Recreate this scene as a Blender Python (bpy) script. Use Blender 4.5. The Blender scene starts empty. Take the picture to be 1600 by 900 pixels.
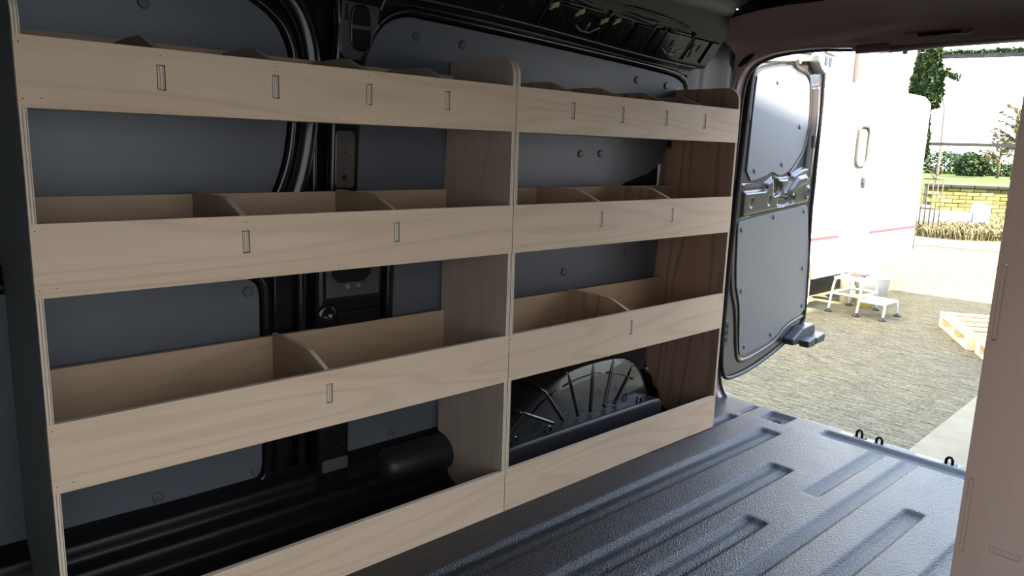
import bpy, bmesh, math, random
from mathutils import Vector, Matrix, noise
random.seed(7)
S = bpy.context.scene
COL = S.collection
# ------------------------------------------------------------------ camera
cam = bpy.data.objects.new('camera', bpy.data.cameras.new('camera'))
COL.objects.link(cam)
R_ = Vector((0.73778, -0.67432, 0.03100)); U_ = Vector((0.10298, 0.15782, 0.98208)); F_ = Vector((0.66714, 0.72137, -0.18588))
CAMLOC = Vector((-0.24566, -1.44775, 1.01859))
M = Matrix((( R_.x, U_.x, -F_.x, CAMLOC.x), (R_.y, U_.y, -F_.y, CAMLOC.y), (R_.z, U_.z, -F_.z, CAMLOC.z), (0, 0, 0, 1)))
cam.matrix_world = M
cam.data.sensor_width = 36.0
cam.data.lens = 1168.6 / 1600 * 36.0
cam.data.clip_start = 0.02; cam.data.clip_end = 400
S.camera = cam
# ------------------------------------------------------------------ sky
world = bpy.data.worlds.new('sky'); S.world = world; world.use_nodes = True
wn = world.node_tree; wn.nodes.clear()
wo = wn.nodes.new('ShaderNodeOutputWorld'); wb = wn.nodes.new('ShaderNodeBackground')
tc = wn.nodes.new('ShaderNodeTexCoord'); sx = wn.nodes.new('ShaderNodeSeparateXYZ'); rp = wn.nodes.new('ShaderNodeValToRGB')
rp.color_ramp.elements[0].position = 0.0; rp.color_ramp.elements[0].color = (1.0, 0.98, 0.93, 1)
rp.color_ramp.elements[1].position = 0.75; rp.color_ramp.elements[1].color = (0.48, 0.62, 0.90, 1)
e_ = rp.color_ramp.elements.new(0.14); e_.color = (0.64, 0.79, 1.0, 1)
wn.links.new(tc.outputs['Generated'], sx.inputs[0]); wn.links.new(sx.outputs['Z'], rp.inputs[0])
wn.links.new(rp.outputs[0], wb.inputs[0]); wn.links.new(wb.outputs[0], wo.inputs[0])
wb.inputs[1].default_value = 4.2
# ------------------------------------------------------------------ sun
sun = bpy.data.objects.new('sun', bpy.data.lights.new('sun', 'SUN')); COL.objects.link(sun)
sun.data.energy = 20; sun.data.angle = math.radians(0.6); sun.data.color = (1.0, 0.94, 0.84)
SUND = Vector((-0.035, 0.707, -0.707)).normalized()
sun.rotation_euler = SUND.to_track_quat('-Z', 'Y').to_euler(); sun.location = (0, -10, 12)
# ------------------------------------------------------------------ exposure
S.view_settings.view_transform = 'Standard'; S.view_settings.look = 'None'
S.view_settings.gamma = 1; S.view_settings.use_curve_mapping = False
S.view_settings.exposure = 1.03

# ================================================================== materials
def newmat(name):
    m = bpy.data.materials.new(name); m.use_nodes = True
    nt = m.node_tree; b = nt.nodes['Principled BSDF']
    return m, nt, b
def nd(nt, t, **kw):
    n = nt.nodes.new(t)
    for k, v in kw.items(): setattr(n, k, v)
    return n
def plain(name, col, rough=0.5, metal=0.0, coat=0.0, bump=0, bscale=200, var=0.0, vscale=5, coatr=0.05, spec=0.5):
    m, nt, b = newmat(name); b.inputs['Specular IOR Level'].default_value = spec
    b.inputs['Base Color'].default_value = (*col, 1); b.inputs['Roughness'].default_value = rough
    b.inputs['Metallic'].default_value = metal; b.inputs['Coat Weight'].default_value = coat; b.inputs['Coat Roughness'].default_value = coatr
    t = nd(nt, 'ShaderNodeTexCoord')
    if bump:
        n = nd(nt, 'ShaderNodeTexNoise'); n.inputs['Scale'].default_value = bscale; n.inputs['Detail'].default_value = 3
        nt.links.new(t.outputs['Object'], n.inputs['Vector'])
        bp = nd(nt, 'ShaderNodeBump'); bp.inputs['Strength'].default_value = bump; bp.inputs['Distance'].default_value = 0.002
        nt.links.new(n.outputs['Fac'], bp.inputs['Height']); nt.links.new(bp.outputs[0], b.inputs['Normal'])
    if var:
        n = nd(nt, 'ShaderNodeTexNoise'); n.inputs['Scale'].default_value = vscale; n.inputs['Detail'].default_value = 5
        nt.links.new(t.outputs['Object'], n.inputs['Vector'])
        mx = nd(nt, 'ShaderNodeMix', data_type='RGBA')
        nt.links.new(n.outputs['Fac'], mx.inputs['Factor'])
        mx.inputs['A'].default_value = (*[c * (1 - var) for c in col], 1); mx.inputs['B'].default_value = (*[min(1, c * (1 + var)) for c in col], 1)
        nt.links.new(mx.outputs['Result'], b.inputs['Base Color'])
    return m

def ply(name, axis, base, dark, streak=0.25, bands=1.0):
    """veneer: axis = grain direction 0 x, 1 y, 2 z"""
    m, nt, b = newmat(name)
    t = nd(nt, 'ShaderNodeTexCoord'); oi = nd(nt, 'ShaderNodeObjectInfo')
    sc = [9.0, 9.0, 9.0]; sc[axis] = 0.9
    off = nd(nt, 'ShaderNodeVectorMath', operation='SCALE'); cmb = nd(nt, 'ShaderNodeCombineXYZ')
    for i in range(3): nt.links.new(oi.outputs['Random'], cmb.inputs[i])
    nt.links.new(cmb.outputs[0], off.inputs[0]); off.inputs['Scale'].default_value = 17.3
    add = nd(nt, 'ShaderNodeVectorMath', operation='ADD')
    nt.links.new(t.outputs['Object'], add.inputs[0]); nt.links.new(off.outputs[0], add.inputs[1])
    mp = nd(nt, 'ShaderNodeMapping'); mp.inputs['Scale'].default_value = sc
    nt.links.new(add.outputs[0], mp.inputs['Vector'])
    # cathedral figure: contour lines of a stretched noise
    n1 = nd(nt, 'ShaderNodeTexNoise'); n1.inputs['Scale'].default_value = 0.55; n1.inputs['Detail'].default_value = 2.5; n1.inputs['Roughness'].default_value = 0.45
    nt.links.new(mp.outputs[0], n1.inputs['Vector'])
    mul = nd(nt, 'ShaderNodeMath', operation='MULTIPLY'); mul.inputs[1].default_value = 85.0 * bands
    nt.links.new(n1.outputs['Fac'], mul.inputs[0])
    sn = nd(nt, 'ShaderNodeMath', operation='SINE'); nt.links.new(mul.outputs[0], sn.inputs[0])
    r1 = nd(nt, 'ShaderNodeMapRange'); nt.links.new(sn.outputs[0], r1.inputs[0])
    r1.inputs['From Min'].default_value = 0.2; r1.inputs['From Max'].default_value = 1.0; r1.inputs['To Max'].default_value = streak
    # fine fibre
    sf = [260.0, 260.0, 260.0]; sf[axis] = 7.0
    mp2 = nd(nt, 'ShaderNodeMapping'); mp2.inputs['Scale'].default_value = sf; nt.links.new(add.outputs[0], mp2.inputs['Vector'])
    n2 = nd(nt, 'ShaderNodeTexNoise'); n2.inputs['Scale'].default_value = 1; n2.inputs['Detail'].default_value = 3
    nt.links.new(mp2.outputs[0], n2.inputs['Vector'])
    n3 = nd(nt, 'ShaderNodeTexNoise'); n3.inputs['Scale'].default_value = 1.4; n3.inputs['Detail'].default_value = 6
    nt.links.new(mp.outputs[0], n3.inputs['Vector'])
    a1 = nd(nt, 'ShaderNodeMath', operation='MULTIPLY_ADD'); nt.links.new(n2.outputs['Fac'], a1.inputs[0]); a1.inputs[1].default_value = 0.28
    nt.links.new(r1.outputs[0], a1.inputs[2])
    a2 = nd(nt, 'ShaderNodeMath', operation='MULTIPLY_ADD'); nt.links.new(n3.outputs['Fac'], a2.inputs[0]); a2.inputs[1].default_value = 0.55
    nt.links.new(a1.outputs[0], a2.inputs[2])
    rr = nd(nt, 'ShaderNodeMapRange'); nt.links.new(a2.outputs[0], rr.inputs[0]); rr.inputs['From Min'].default_value = 0.2; rr.inputs['From Max'].default_value = 0.95
    mx = nd(nt, 'ShaderNodeMix', data_type='RGBA'); nt.links.new(rr.outputs[0], mx.inputs['Factor'])
    mx.inputs['A'].default_value = (*base, 1); mx.inputs['B'].default_value = (*dark, 1)
    nt.links.new(mx.outputs['Result'], b.inputs['Base Color'])
    b.inputs['Roughness'].default_value = 0.55; b.inputs['Specular IOR Level'].default_value = 0.35
    bp = nd(nt, 'ShaderNodeBump'); bp.inputs['Strength'].default_value = 0.08; bp.inputs['Distance'].default_value = 0.001
    nt.links.new(n2.outputs['Fac'], bp.inputs['Height']); nt.links.new(bp.outputs[0], b.inputs['Normal'])
    return m
def plyedge(name, axis, bright=1.0):
    """end-grain layers: bands across the thickness axis (period 12 mm = 9 layers)"""
    m, nt, b = newmat(name)
    t = nd(nt, 'ShaderNodeTexCoord'); s = nd(nt, 'ShaderNodeSeparateXYZ'); nt.links.new(t.outputs['Object'], s.inputs[0])
    n = nd(nt, 'ShaderNodeTexNoise'); n.inputs['Scale'].default_value = 40; nt.links.new(t.outputs['Object'], n.inputs['Vector'])
    ma = nd(nt, 'ShaderNodeMath', operation='MULTIPLY'); ma.inputs[1].default_value = 2 * math.pi / 0.0048
    nt.links.new(s.outputs[axis], ma.inputs[0])
    ad = nd(nt, 'ShaderNodeMath', operation='MULTIPLY_ADD'); nt.links.new(n.outputs['Fac'], ad.inputs[0]); ad.inputs[1].default_value = 1.2
    nt.links.new(ma.outputs[0], ad.inputs[2])
    sn = nd(nt, 'ShaderNodeMath', operation='SINE'); nt.links.new(ad.outputs[0], sn.inputs[0])
    rp = nd(nt, 'ShaderNodeValToRGB'); mr = nd(nt, 'ShaderNodeMapRange'); nt.links.new(sn.outputs[0], mr.inputs[0]); mr.inputs['From Min'].default_value = -1
    nt.links.new(mr.outputs[0], rp.inputs[0])
    k = bright
    rp.color_ramp.elements[0].color = (0.84 * k, 0.71 * k, 0.54 * k, 1); rp.color_ramp.elements[0].position = 0.60
    rp.color_ramp.elements[1].color = (0.33 * k, 0.24 * k, 0.17 * k, 1); rp.color_ramp.elements[1].position = 0.93
    n2 = nd(nt, 'ShaderNodeTexNoise'); n2.inputs['Scale'].default_value = 160; nt.links.new(t.outputs['Object'], n2.inputs['Vector'])
    mx = nd(nt, 'ShaderNodeMix', data_type='RGBA', blend_type='MULTIPLY'); mx.inputs['Factor'].default_value = 0.22
    nt.links.new(rp.outputs[0], mx.inputs['A']); nt.links.new(n2.outputs['Fac'], mx.inputs['B'])
    nt.links.new(mx.outputs['Result'], b.inputs['Base Color']); b.inputs['Roughness'].default_value = 0.8
    return m
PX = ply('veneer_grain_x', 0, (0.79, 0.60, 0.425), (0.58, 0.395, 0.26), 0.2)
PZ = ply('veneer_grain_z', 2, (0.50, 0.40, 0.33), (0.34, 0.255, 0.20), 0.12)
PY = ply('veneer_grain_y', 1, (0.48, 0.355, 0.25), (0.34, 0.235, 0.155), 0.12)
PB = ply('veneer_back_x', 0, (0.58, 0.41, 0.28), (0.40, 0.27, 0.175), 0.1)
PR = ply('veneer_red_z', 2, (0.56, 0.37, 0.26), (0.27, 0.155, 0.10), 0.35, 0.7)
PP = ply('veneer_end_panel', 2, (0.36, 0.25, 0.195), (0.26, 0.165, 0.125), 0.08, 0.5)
EX = plyedge('ply_edge_x', 0); EY = plyedge('ply_edge_y', 1); EZ = plyedge('ply_edge_z', 2)
SHADE = plain('shaded_ply_face', (0.20, 0.205, 0.19), 0.6)  # outer face of the left upright; its shadow is put into the grey
LIN = plain('grey_lining_board', (0.105, 0.11, 0.125), 0.36, bump=0.05, bscale=500, var=0.04, vscale=3)
PLUG = plain('grey_plug', (0.085, 0.09, 0.105), 0.35)
BODY = plain('black_gloss_paint', (0.008, 0.008, 0.009), 0.22, coat=0.3, coatr=0.06)
ROOFM = plain('dark_roof_paint', (0.015, 0.014, 0.015), 0.2, spec=0.28)
HAZED = plain('hazed_body_paint', (0.19, 0.128, 0.120), 0.3, coat=0.3, coatr=0.08)  # body paint lightened to hold sunlit haze on header and frame; roof stays dark
PLATE = plain('brown_grey_plate', (0.085, 0.074, 0.066), 0.25, coat=0.6)
BODYG = plain('dark_metallic_paint', (0.036, 0.029, 0.027), 0.24, coat=0.1, coatr=0.05, spec=0.4)
RUB = plain('black_rubber', (0.012, 0.012, 0.013), 0.5)
HOLE = plain('hole_black', (0.002, 0.002, 0.002), 0.9)
PLAS = plain('black_plastic', (0.014, 0.015, 0.018), 0.42, bump=0.2, bscale=700)
CLIP = plain('cream_clip', (0.55, 0.50, 0.26), 0.5)
STEEL = plain('zinc_steel', (0.45, 0.45, 0.42), 0.35, metal=0.9)
ALU = plain('aluminium_tube', (0.80, 0.80, 0.80), 0.3, metal=0.6)
WHITE = plain('white_paint', (0.85, 0.85, 0.83), 0.4)
CREAM = plain('white_trailer_skin', (0.82, 0.82, 0.80), 0.4, var=0.03)

# ================================================================== mesh helpers
def obj(name, bm, mats, parent=None, loc=None, smooth=False, bevel=0, seg=2, kind=None, label=None, cat=None, group=None):
    me = bpy.data.meshes.new(name)
    base = Vector(parent.location) if parent is not None and parent.parent is None else (Vector(getattr_base(parent)) if parent is not None else Vector((0, 0, 0)))
    if loc is not None and parent is None:
        bmesh.ops.translate(bm, verts=bm.verts, vec=-Vector(loc))
    elif parent is not None:
        bmesh.ops.translate(bm, verts=bm.verts, vec=-base)
    bmesh.ops.recalc_face_normals(bm, faces=bm.faces)
    bm.to_mesh(me); bm.free()
    for m in (mats if isinstance(mats, (list, tuple)) else [mats]): me.materials.append(m)
    o = bpy.data.objects.new(name, me); COL.objects.link(o)
    if loc is not None and parent is None: o.location = loc
    if parent is not None: o.parent = parent
    if smooth:
        for p in me.polygons: p.use_smooth = True
    if bevel:
        b = o.modifiers.new('bevel', 'BEVEL'); b.width = bevel; b.segments = seg; b.limit_method = 'ANGLE'; b.angle_limit = math.radians(40)
    if kind: o['kind'] = kind
    if label: o['label'] = label
    if cat: o['category'] = cat
    if group: o['group'] = group
    return o
def getattr_base(o):
    v = Vector((0, 0, 0))
    while o is not None: v += Vector(o.location); o = o.parent
    return v
def thing(name, label, cat, loc=(0, 0, 0), group=None):
    o = bpy.data.objects.new(name, None); COL.objects.link(o); o.location = loc; o.empty_display_size = 0.1
    o['label'] = label; o['category'] = cat
    if group: o['group'] = group
    return o
def B(): return bmesh.new()
def box(bm, x0, x1, y0, y1, z0, z1, mi=0):
    vs = [bm.verts.new(p) for p in ((x0,y0,z0),(x1,y0,z0),(x1,y1,z0),(x0,y1,z0),(x0,y0,z1),(x1,y0,z1),(x1,y1,z1),(x0,y1,z1))]
    for f in ((0,3,2,1),(4,5,6,7),(0,1,5,4),(1,2,6,5),(2,3,7,6),(3,0,4,7)):
        fc = bm.faces.new([vs[i] for i in f]); fc.material_index = mi
    return vs
def obox(bm, c, ax, ay, az, hx, hy, hz, mi=0):
    """oriented box about centre c, axes ax ay az"""
    c = Vector(c); ax, ay, az = Vector(ax).normalized(), Vector(ay).normalized(), Vector(az).normalized()
    vs = [bm.verts.new(c + ax*sx*hx + ay*sy*hy + az*sz*hz) for sx, sy, sz in ((-1,-1,-1),(1,-1,-1),(1,1,-1),(-1,1,-1),(-1,-1,1),(1,-1,1),(1,1,1),(-1,1,1))]
    for f in ((0,3,2,1),(4,5,6,7),(0,1,5,4),(1,2,6,5),(2,3,7,6),(3,0,4,7)):
        fc = bm.faces.new([vs[i] for i in f]); fc.material_index = mi
def prism(bm, pts, f, d0, d1, mi=0, me=None):
    """pts 2d polygon; f(a,b,d)->3d; faces mi, edge faces me"""
    me = mi if me is None else me
    A = [bm.verts.new(f(a, b, d0)) for a, b in pts]; C = [bm.verts.new(f(a, b, d1)) for a, b in pts]
    fa = bm.faces.new(A); fa.material_index = mi; fb = bm.faces.new(C[::-1]); fb.material_index = mi
    n = len(pts)
    for i in range(n):
        q = bm.faces.new((A[i], A[(i+1) % n], C[(i+1) % n], C[i])); q.material_index = me
def sheet(bm, rows, closed=False, mi=0):
    """grid of points rows[i][j]"""
    V = [[bm.verts.new(p) for p in r] for r in rows]
    for i in range(len(V) - 1):
        n = len(V[i])
        for j in range(n if closed else n - 1):
            f = bm.faces.new((V[i][j], V[i][(j+1) % n], V[i+1][(j+1) % n], V[i+1][j])); f.material_index = mi
    return V
def tube(bm, path, r, seg=10, caps=True, mi=0, closed=False):
    P = [Vector(p) for p in path]; n = len(P); rs = r if isinstance(r, (list, tuple)) else [r] * n
    prev = None; rings = []
    for i, p in enumerate(P):
        if closed: t = (P[(i+1) % n] - P[i-1]).normalized()
        else: t = (P[min(i+1, n-1)] - P[max(i-1, 0)]).normalized()
        if prev is None:
            a = Vector((0, 0, 1)) if abs(t.z) < 0.9 else Vector((1, 0, 0)); u = t.cross(a).normalized()
        else:
            u = (prev - t * prev.dot(t)).normalized()
        prev = u; v = t.cross(u)
        rings.append([bm.verts.new(p + (u * math.cos(2*math.pi*k/seg) + v * math.sin(2*math.pi*k/seg)) * rs[i]) for k in range(seg)])
    m = n if closed else n - 1
    for i in range(m):
        a, b = rings[i], rings[(i+1) % n]
        for k in range(seg):
            f = bm.faces.new((a[k], a[(k+1) % seg], b[(k+1) % seg], b[k])); f.material_index = mi; f.smooth = True
    if caps and not closed:
        bm.faces.new(rings[0]).material_index = mi; bm.faces.new(rings[-1][::-1]).material_index = mi
def cyl(bm, p0, p1, r0, r1=None, seg=16, mi=0): tube(bm, [p0, p1], [r0, r0 if r1 is None else r1], seg, True, mi)
def lathe(bm, c, prof, seg=24, mi=0):
    rings = [[bm.verts.new((c[0] + r*math.cos(2*math.pi*k/seg), c[1] + r*math.sin(2*math.pi*k/seg), c[2] + z)) for k in range(seg)] for r, z in prof]
    for i in range(len(rings) - 1):
        for k in range(seg):
            f = bm.faces.new((rings[i][k], rings[i][(k+1) % seg], rings[i+1][(k+1) % seg], rings[i+1][k])); f.smooth = True; f.material_index = mi
    bm.faces.new(rings[0])
def arc(cx, cz, r, a0, a1, n=8, rz=None):
    rz = r if rz is None else rz
    return [(cx + r*math.cos(math.radians(a0 + (a1-a0)*i/n)), cz + rz*math.sin(math.radians(a0 + (a1-a0)*i/n))) for i in range(n+1)]
def rrect(x0, x1, z0, z1, r, n=6):
    return arc(x1-r, z1-r, r, 90, 0, n) + arc(x1-r, z0+r, r, 0, -90, n) + arc(x0+r, z0+r, r, -90, -180, n) + arc(x0+r, z1-r, r, 180, 90, n)
def smoothpoly(P, it=2):
    for _ in range(it):
        Q = []
        for i in range(len(P)):
            a, b = P[i], P[(i+1) % len(P)]
            Q += [(a[0]*.75+b[0]*.25, a[1]*.75+b[1]*.25), (a[0]*.25+b[0]*.75, a[1]*.25+b[1]*.75)]
        P = Q
    return P
def smoothline(P, it=2):
    P = [Vector(p) for p in P]
    for _ in range(it):
        Q = [P[0]]
        for a, b in zip(P, P[1:]): Q += [a*.75+b*.25, a*.25+b*.75]
        P = Q + [P[-1]]
    return P
def holed(bm, x0, x1, z0, z1, holes, y0, y1):
    """board in the xz plane with rectangular through holes; slot 0 = faces, 1 = edges"""
    xs = sorted({x0, x1, *[h[0] for h in holes], *[h[1] for h in holes]}); zs = sorted({z0, z1, *[h[2] for h in holes], *[h[3] for h in holes]})
    cache = {}
    def V(x, y, z):
        k = (round(x, 5), round(y, 5), round(z, 5))
        if k not in cache: cache[k] = bm.verts.new((x, y, z))
        return cache[k]
    solid = lambda i, j: 0 <= i < len(xs)-1 and 0 <= j < len(zs)-1 and not any(h[0]-1e-6 <= xs[i] and xs[i+1] <= h[1]+1e-6 and h[2]-1e-6 <= zs[j] and zs[j+1] <= h[3]+1e-6 for h in holes)
    for i in range(len(xs)-1):
        for j in range(len(zs)-1):
            if not solid(i, j): continue
            a, b, c, d = xs[i], xs[i+1], zs[j], zs[j+1]
            bm.faces.new((V(a,y0,c), V(b,y0,c), V(b,y0,d), V(a,y0,d))); bm.faces.new((V(a,y1,d), V(b,y1,d), V(b,y1,c), V(a,y1,c)))
            for (di, dj, p, q) in ((-1,0,(a,c),(a,d)), (1,0,(b,c),(b,d)), (0,-1,(a,c),(b,c)), (0,1,(a,d),(b,d))):
                if not solid(i+di, j+dj):
                    f = bm.faces.new((V(p[0],y0,p[1]), V(q[0],y0,q[1]), V(q[0],y1,q[1]), V(p[0],y1,p[1]))); f.material_index = 1

# wall frame: x along the van, z up, d = distance towards the cargo space
def WF(x, z, d): return (x, 0.34 - 0.05*z - d, z)

# ================================================================== the van shell
TW = plain('van_outer_skin', (0.10, 0.10, 0.11), 0.4)
# ---- ribbed load floor (height field, real recessed channels)
def smooth01(t): t = max(0.0, min(1.0, t)); return t*t*(3-2*t)
LANES = [(-0.160, 0.042, -0.70, 2.300, .011), (-0.350, 0.042, -0.70, 2.025, .011), (-0.487, 0.036, -0.70, 1.625, .010), (-0.510, 0.027, 1.885, 2.46, .009),
         (-0.618, 0.027, -0.70, 2.46, .009), (-0.765, 0.030, -0.70, 2.035, .010), (-0.93, 0.030, -0.70, 2.30, .010), (-1.08, 0.035, -0.7, 2.3, .010),
         (-1.25, 0.035, -0.7, 2.3, .010), (0.022, 0.022, 1.6, 2.335, .010), (0.018, 0.014, 2.375, 2.50, .006)]
def floor_h(x, y):
    h = 0.0
    for yc, hw, xa, xb, dp in LANES:
        ry = smooth01((hw - abs(y - yc)) / 0.014 + 0.15); rx = smooth01(min((x - xa) / 0.014, (xb - x) / 0.022))
        prof = 1 - 0.22 * smooth01(1 - abs(y - yc) / (hw * 0.45)) if hw > 0.035 else 1
        h = min(h, -dp * ry * rx * prof)
    if y < -0.27:   # cross channel behind the threshold
        t = smooth01(min((x - 2.395) / 0.022, (2.475 - x) / 0.022)) * smooth01((-0.285 - y) / 0.02) * smooth01((y + 0.86) / 0.02)
        h = min(h, -0.011 * t)
    # tie-down pocket
    t = smooth01((0.056 - abs(x - 2.441)) / 0.012) * smooth01((0.056 - abs(y + 0.104)) / 0.012)
    h = min(h, -0.013 * t)
    return h
def floor_edge(y):
    e = 2.537
    if y > 0.05: e = 2.537 + (y - 0.05) * 0.3
    for a, b in ((-0.335, -0.50), (-0.60, -0.735), (-0.80, -1.0)):
        if b - .02 < y < a + .02: e -= 0.045 * smooth01(min((a + .02 - y) / 0.03, (y - b + .02) / 0.03))
    return e
bm = B()
ys = [0.30 - i * 0.0062 for i in range(int(1.74 / 0.0062) + 1)]
NX = 330
rows = []
for y in ys:
    xe = floor_edge(y); r = []
    for i in range(NX + 1):
        x = -0.8 + (2.5 + 0.8) * i / NX if i < NX - 3 else 2.5 - 0.02 + (xe - 2.48) * (i - (NX - 3)) / 3.0
        if i < NX - 3: x = -0.8 + (2.475 + 0.8) * i / (NX - 4)
        z = floor_h(x, y)
        if i == NX: z -= 0.008
        r.append((x, y, z))
    rows.append(r)
sheet(bm, rows)
m_floor, nt, b = newmat('textured_floor_mat')
b.inputs['Base Color'].default_value = (0.014, 0.015, 0.017, 1)
t = nd(nt, 'ShaderNodeTexCoord')
v = nd(nt, 'ShaderNodeTexVoronoi'); v.inputs['Scale'].default_value = 300; nt.links.new(t.outputs['Object'], v.inputs['Vector'])
n = nd(nt, 'ShaderNodeTexNoise'); n.inputs['Scale'].default_value = 190; n.inputs['Detail'].default_value = 4; nt.links.new(t.outputs['Object'], n.inputs['Vector'])
ad = nd(nt, 'ShaderNodeMath', operation='ADD'); nt.links.new(v.outputs['Distance'], ad.inputs[0]); nt.links.new(n.outputs['Fac'], ad.inputs[1])
bp = nd(nt, 'ShaderNodeBump'); bp.inputs['Strength'].default_value = 0.9; bp.inputs['Distance'].default_value = 0.0018
nt.links.new(ad.outputs[0], bp.inputs['Height']); nt.links.new(bp.outputs[0], b.inputs['Normal'])
n2 = nd(nt, 'ShaderNodeTexNoise'); n2.inputs['Scale'].default_value = 6; n2.inputs['Detail'].default_value = 8; nt.links.new(t.outputs['Object'], n2.inputs['Vector'])
mr = nd(nt, 'ShaderNodeMapRange'); nt.links.new(n2.outputs['Fac'], mr.inputs[0]); mr.inputs['To Min'].default_value = 0.30; mr.inputs['To Max'].default_value = 0.42
nt.links.new(mr.outputs[0], b.inputs['Roughness']); b.inputs['Specular IOR Level'].default_value = 0.38
floor = obj('floor', bm, m_floor, smooth=True, kind='structure', label='black ribbed plastic load floor of the van')
bm = B(); cyl(bm, (2.425, -0.112, -0.0135), (2.425, -0.112, -0.0105), 0.017, seg=20); obj('drain_hole', bm, HOLE, floor)
bm = B(); box(bm, -0.8, 2.54, -1.44, 0.33, -0.06, -0.035); obj('floor_plate', bm, BODY, floor)
# threshold sill with scuff edge and strikers
bm = B()
sheet(bm, [[(x, y, z) for y in (0.30, -1.44)] for x, z in ((2.47, -0.016), (2.56, -0.018), (2.585, -0.026), (2.60, -0.045), (2.60, -0.12), (2.62, -0.14), (2.62, -0.30))])
sill = obj('trim_1', bm, BODYG, kind='structure', label='painted rear threshold of the van floor', bevel=0.004)
for (x, y) in ((2.530, -0.39), (2.515, -0.468), (2.522, -0.70), (2.52, -0.90)):
    bm = B(); box(bm, x-0.012, x+0.02, y-0.022, y+0.022, -0.018, -0.010); obj('striker_plate', bm, RUB, sill, bevel=0.002)
    bm = B(); tube(bm, [(x, y-0.010, -0.012), (x, y-0.010, 0.006), (x+.002, y-0.004, 0.014), (x+.002, y+0.004, 0.014), (x, y+0.010, 0.006), (x, y+0.010, -0.012)], 0.005, 8); obj('striker_loop', bm, RUB, sill)

# ---- left side wall
bm = B()
sheet(bm, [[(x, 0.34 - 0.05*z + 0.03, z) for z in (-0.06, 0.4, 0.9, 1.40)] for x in (-0.8, 0, 0.8, 1.6, 2.5)])
box(bm, -0.85, 2.6, 0.42, 0.44, -0.5, 1.62)
wall = obj('wall_left', bm, BODY, kind='structure', label='black painted side wall of the van with openings lined in grey board')
def lining(pts, d0=0.0, d1=0.008, sm=1, name='lining_panel', parent=None, f=WF, mat=LIN):
    bm = B(); prism(bm, smoothpoly(pts, sm) if sm else pts, f, d0, d1)
    return obj(name, bm, mat, parent or wall, bevel=0.0015, seg=1)
def plug(x, z, parent, f=WF, d=0.008, r=0.0125):
    bm = B(); V0 = Vector(f(x, z, d)); V1 = Vector(f(x, z, d + 0.003)); V2 = Vector(f(x, z, d + 0.005))
    tube(bm, [V0, V1, V2], [r, r, r*0.7], 16); return obj('push_plug', bm, PLUG, parent, smooth=False)
pA = lining([(-0.75, 1.37), (0.10, 1.37), (0.40, 1.36), (0.47, 1.338), (0.504, 1.324), (0.541, 1.305), (0.572, 1.278), (0.594, 1.237), (0.604, 1.195), (0.602, 1.106), (0.598, 1.045), (0.587, 0.969), (0.562, 0.899), (0.53, 0.84), (0.49, 0.80), (-0.75, 0.80)], sm=1)
pB = lining([(-0.75, 0.70), (0.46, 0.70), (0.500, 0.681), (0.518, 0.664), (0.524, 0.640), (0.524, 0.541), (0.527, 0.247), (0.527, 0.175), (0.513, 0.152), (0.495, 0.148), (0.07, 0.160), (-0.75, 0.168)], sm=1)
pC = lining([(0.790, 0.80), (0.798, 1.053), (0.798, 1.15), (0.806, 1.198), (0.822, 1.254), (0.849, 1.300), (0.877, 1.325), (0.916, 1.341), (0.955, 1.346), (1.5, 1.325), (2.081, 1.296), (2.155, 1.284), (2.196, 1.262), (2.197, 1.215), (2.127, 1.046), (2.10, 0.955), (1.832, 0.885), (1.80, 0.80)], sm=1)
pD = lining([(0.892, 0.79), (0.892, 0.33), (0.785, 0.25), (0.745, 0.235), (0.757, 0.112), (1.10, 0.10), (1.10, 0.79)], sm=0)
pE = lining([(1.105, 0.10), (2.135, 0.10), (2.135, 0.70), (2.06, 0.70), (2.0, 0.86), (1.83, 0.79), (1.105, 0.79)], sm=0)
for p, L in ((pA, [(0.282, 1.286), (-0.1, 1.286), (0.05, 0.86)]), (pB, [(0.494, 0.651), (0.268, 0.174), (0.509, 0.172), (0.02, 0.66)]),
             (pC, [(0.965, 1.299), (1.122, 1.293), (1.907, 1.262), (2.081, 1.255), (1.647, 1.002), (1.748, 1.004), (2.094, 1.009)]),
             (pD, [(0.92, 0.17), (1.07, 0.173)]), (pE, [(1.612, 0.60), (1.943, 0.641)])):
    for x, z in L: plug(x, z, p)
# pressed rims round the openings: smooth raised ribbons following the panel outlines
def ribbon(path, prof, name, mat=BODY, parent=None, f=WF):
    """path in (x,z); prof = list of (offset to the right of travel, depth)"""
    P = [(p[0], p[1]) for p in smoothline([(a, b, 0) for a, b in path], 2)]
    rows = []
    for i, p in enumerate(P):
        a = P[max(0, i-1)]; c = P[min(len(P)-1, i+1)]; tx, tz = c[0]-a[0], c[1]-a[1]; L = math.hypot(tx, tz); nx, nz = tz/L, -tx/L
        rows.append([f(p[0] + nx*o, p[1] + nz*o, d) for o, d in prof])
    bm = B(); sheet(bm, rows); o = obj(name, bm, mat, parent or wall, smooth=True)
    s = o.modifiers.new('solid', 'SOLIDIFY'); s.thickness = 0.002
    return o
RIM = [(-0.004, -0.012), (0.0, 0.012), (0.006, 0.016), (0.016, 0.010), (0.022, 0.0), (0.05, -0.002)]
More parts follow.
